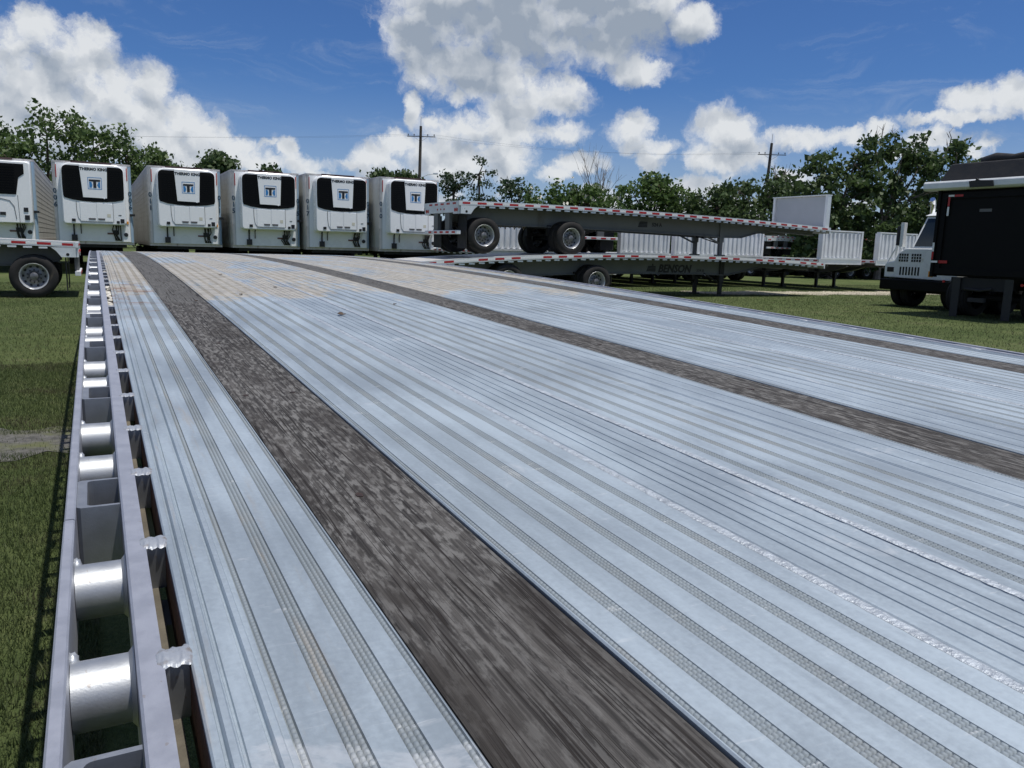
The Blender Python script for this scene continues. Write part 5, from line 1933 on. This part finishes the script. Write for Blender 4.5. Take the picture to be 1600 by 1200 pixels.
make_tree('big_tree', 'tallest tree of the big clump, twigs showing against the clouds', 'tree', 23.9, 53, 10.0,
          [(-0.9, 0, 8.2, 0.9, 1.2, 0.9), (0.9, 0, 8.2, 1.5, 1.5, 1.0), (2.0, 0, 7.2, 1.2, 1.4, 1.0), (-0.6, 0, 6.2, 2.0, 1.8, 1.3), (1.6, 0, 5.2, 2.2, 1.8, 1.6), (0, 0, 3.0, 3.2, 2.2, 2.4)], 140, 44, LEAF_DARK, 0.155, TG, PALEBARK, spread=0.30, bare=7)
make_tree('big_tree', 'leafy tree rising behind the black tarp hood', 'tree', 28.6, 54, 9.9,
          [(0.2, 0, 8.2, 1.3, 1.4, 1.0), (-1.2, 0, 7.4, 1.0, 1.4, 0.9), (1.6, 0, 7.2, 1.2, 1.4, 0.9), (-0.3, 0, 5.8, 1.7, 1.8, 1.3), (0, 0, 3.2, 2.8, 2.2, 2.2)], 115, 42, LEAF_DARK, 0.155, TG, PALEBARK, spread=0.30, bare=5)
make_tree('big_tree', 'tree at the right picture edge behind the dump truck', 'tree', 34.0, 56, 8.5,
          [(0, 0, 6.0, 2.4, 2, 2), (0.5, 0, 3.4, 3, 2, 2.4)], 150, 40, LEAF_DARK, 0.17, TG, spread=0.4)

# the unbroken belt of scrub and far trees that closes the horizon
pts = []
for (xa, xb, y, h, n) in ((-75, -20, 108, 7.2, 7000), (-20, 30, 100, 5.4, 7000), (30, 95, 90, 6.5, 6500), (8, 34, 60, 3.6, 6500), (-120, -70, 110, 9, 2500), (95, 150, 95, 9, 2500)):
    x = xa + RNG.random(n) * (xb - xa)
    top = h * (0.72 + 0.28 * np.sin(x * 0.55 + y) * np.cos(x * 0.21) + 0.15 * np.sin(x * 1.9))
    z = RNG.random(n) ** 0.8 * top
    pts.append(np.c_[x, y + RNG.normal(size=n) * 1.6, z])
V, F = leaf_quads(np.concatenate(pts), 0.42, 0.4)
o = link('scrub_belt', np_mesh('scrub_belt', V, F, LEAF_DARK))
tag(o, 'continuous dark belt of scrub and far trees along the horizon', 'scrub', kind='stuff')


def utility_pole(name, label, x, y, H, lean, arm_z, lamp):
    root = empty(name, (x, y, 0), 0.0, label, 'pole', 'utility poles')
    m = MB()
    m.cyl((0, 0, -0.1), (lean, 0, H), 0.17, 0.11, 10)
    m.cyl((lean, 0, H - 0.1), (lean + 0.015, 0, H + 0.75), 0.02, 0.015, 5)
    m.build('shaft', POLE, root, smooth=40)
    m = MB()
    m.box(lean - 1.15, lean + 1.25, -0.17, -0.11, arm_z, arm_z + 0.06)
    m.tube([(lean - 0.6, -0.14, arm_z), (lean, -0.14, arm_z - 0.4)], 0.010, 4)
    m.tube([(lean + 0.6, -0.14, arm_z), (lean, -0.14, arm_z - 0.4)], 0.010, 4)
    m.build('crossarm', POLE, root)
    for dx in (-1.05, -0.55, 0.6, 1.15):
        m = MB()
        m.lathe([(0.02, 0), (0.05, 0.03), (0.03, 0.06), (0.055, 0.09), (0.02, 0.15)], 8, axis='z', c=(lean + dx, -0.14, arm_z + 0.09))
        m.build('insulator', DARKSTEEL, root)
    if lamp:
        m = MB()
        m.tube([(0.0, 0, lamp), (0.9, -0.3, lamp + 0.35), (1.5, -0.5, lamp + 0.40)], 0.03, 5)
        m.box(1.35, 1.75, -0.62, -0.42, lamp + 0.35, lamp + 0.47)
        m.box(-0.75, -0.15, -0.2, 0.1, lamp - 0.35, lamp - 0.05, 1)
        m.build('street_light', [GALV, WHITE], root)
    return root


utility_pole('utility_pole', 'wooden utility pole with one crossarm above the last refrigerated trailer', -8.55, 70, 11.35, 0.22, 10.45, 7.0)
utility_pole('utility_pole', 'second wooden utility pole, rising from the trees behind the stacked flatbeds', 21.05, 70, 10.75, 0.45, 9.75, None)
for k, (dx, dz) in enumerate(((-1.05, 0.2), (1.15, 0.2))):
    pa, pb = Vector((-8.33 + dx, 69.86, 10.45 + dz)), Vector((21.5 + dx, 69.86, 9.75 + dz))
    pl = Vector((-70 + dx, 66, 10.6 + dz))
    m = MB()
    for (a, b, sag) in ((pl, pa, 1.1), (pa, pb, 0.7)):
        m.tube([a.lerp(b, t / 12) - Vector((0, 0, sag * 4 * (t / 12) * (1 - t / 12))) for t in range(13)], 0.005, 4)
    o = m.build('power_line', WIRE, fix=False)
    tag(o, ('left-hand' if k == 0 else 'right-hand') + ' thin power line strung from the wooden pole crossarms', 'wire', 'power lines')

# dead leaves and chips lying on the big deck
LEAVES = ((0.747, 3.63, 0.013, 'small dark dead leaf on the deck, middle planks, furthest but one from the camera'),
          (0.76, 2.60, 0.022, 'largest reddish dead leaf lying on the middle planks of the deck'),
          (0.55, 3.3, 0.014, 'dead leaf on the deck just right of the first wood strip, beyond its joint'),
          (1.05, 2.9, 0.010, 'small dead leaf on the deck nearest the middle wood strip'),
          (0.62, 4.4, 0.018, 'dead leaf on the muddy part of the deck, furthest from the camera'),
          (0.36, 3.06, 0.012, 'dark leaf chip on the first wood strip beside its joint'))
for (lu, lv, s, lb) in LEAVES:
    m = MB()
    z = camber(lv) + 0.0035
    c = uvw(lu - 0.0454, lv, z)
    pts = []
    for t in range(8):
        a = 2 * math.pi * t / 8
        r = s * random.uniform(0.55, 1.0) * (1.0 if t % 2 else 0.6)
        q = DU * (r * math.cos(a)) * 0.8 + DV * (r * math.sin(a) * 1.3)
        pts.append((c.x + q.x, c.y + q.y, z + slope(lv) * r * math.sin(a) * 1.3 + random.uniform(0, s * 0.35)))
    low_ = [(p[0], p[1], p[2] - 0.002) for p in pts]
    n = len(pts)
    m.add(pts + low_, [tuple(range(n)), tuple(range(n, 2 * n))[::-1]] + [(i, n + i, n + (i + 1) % n, (i + 1) % n) for i in range(n)])
    tag(m.build('dead_leaf', LEAFLITTER), lb, 'leaf', 'dead leaves on the deck')
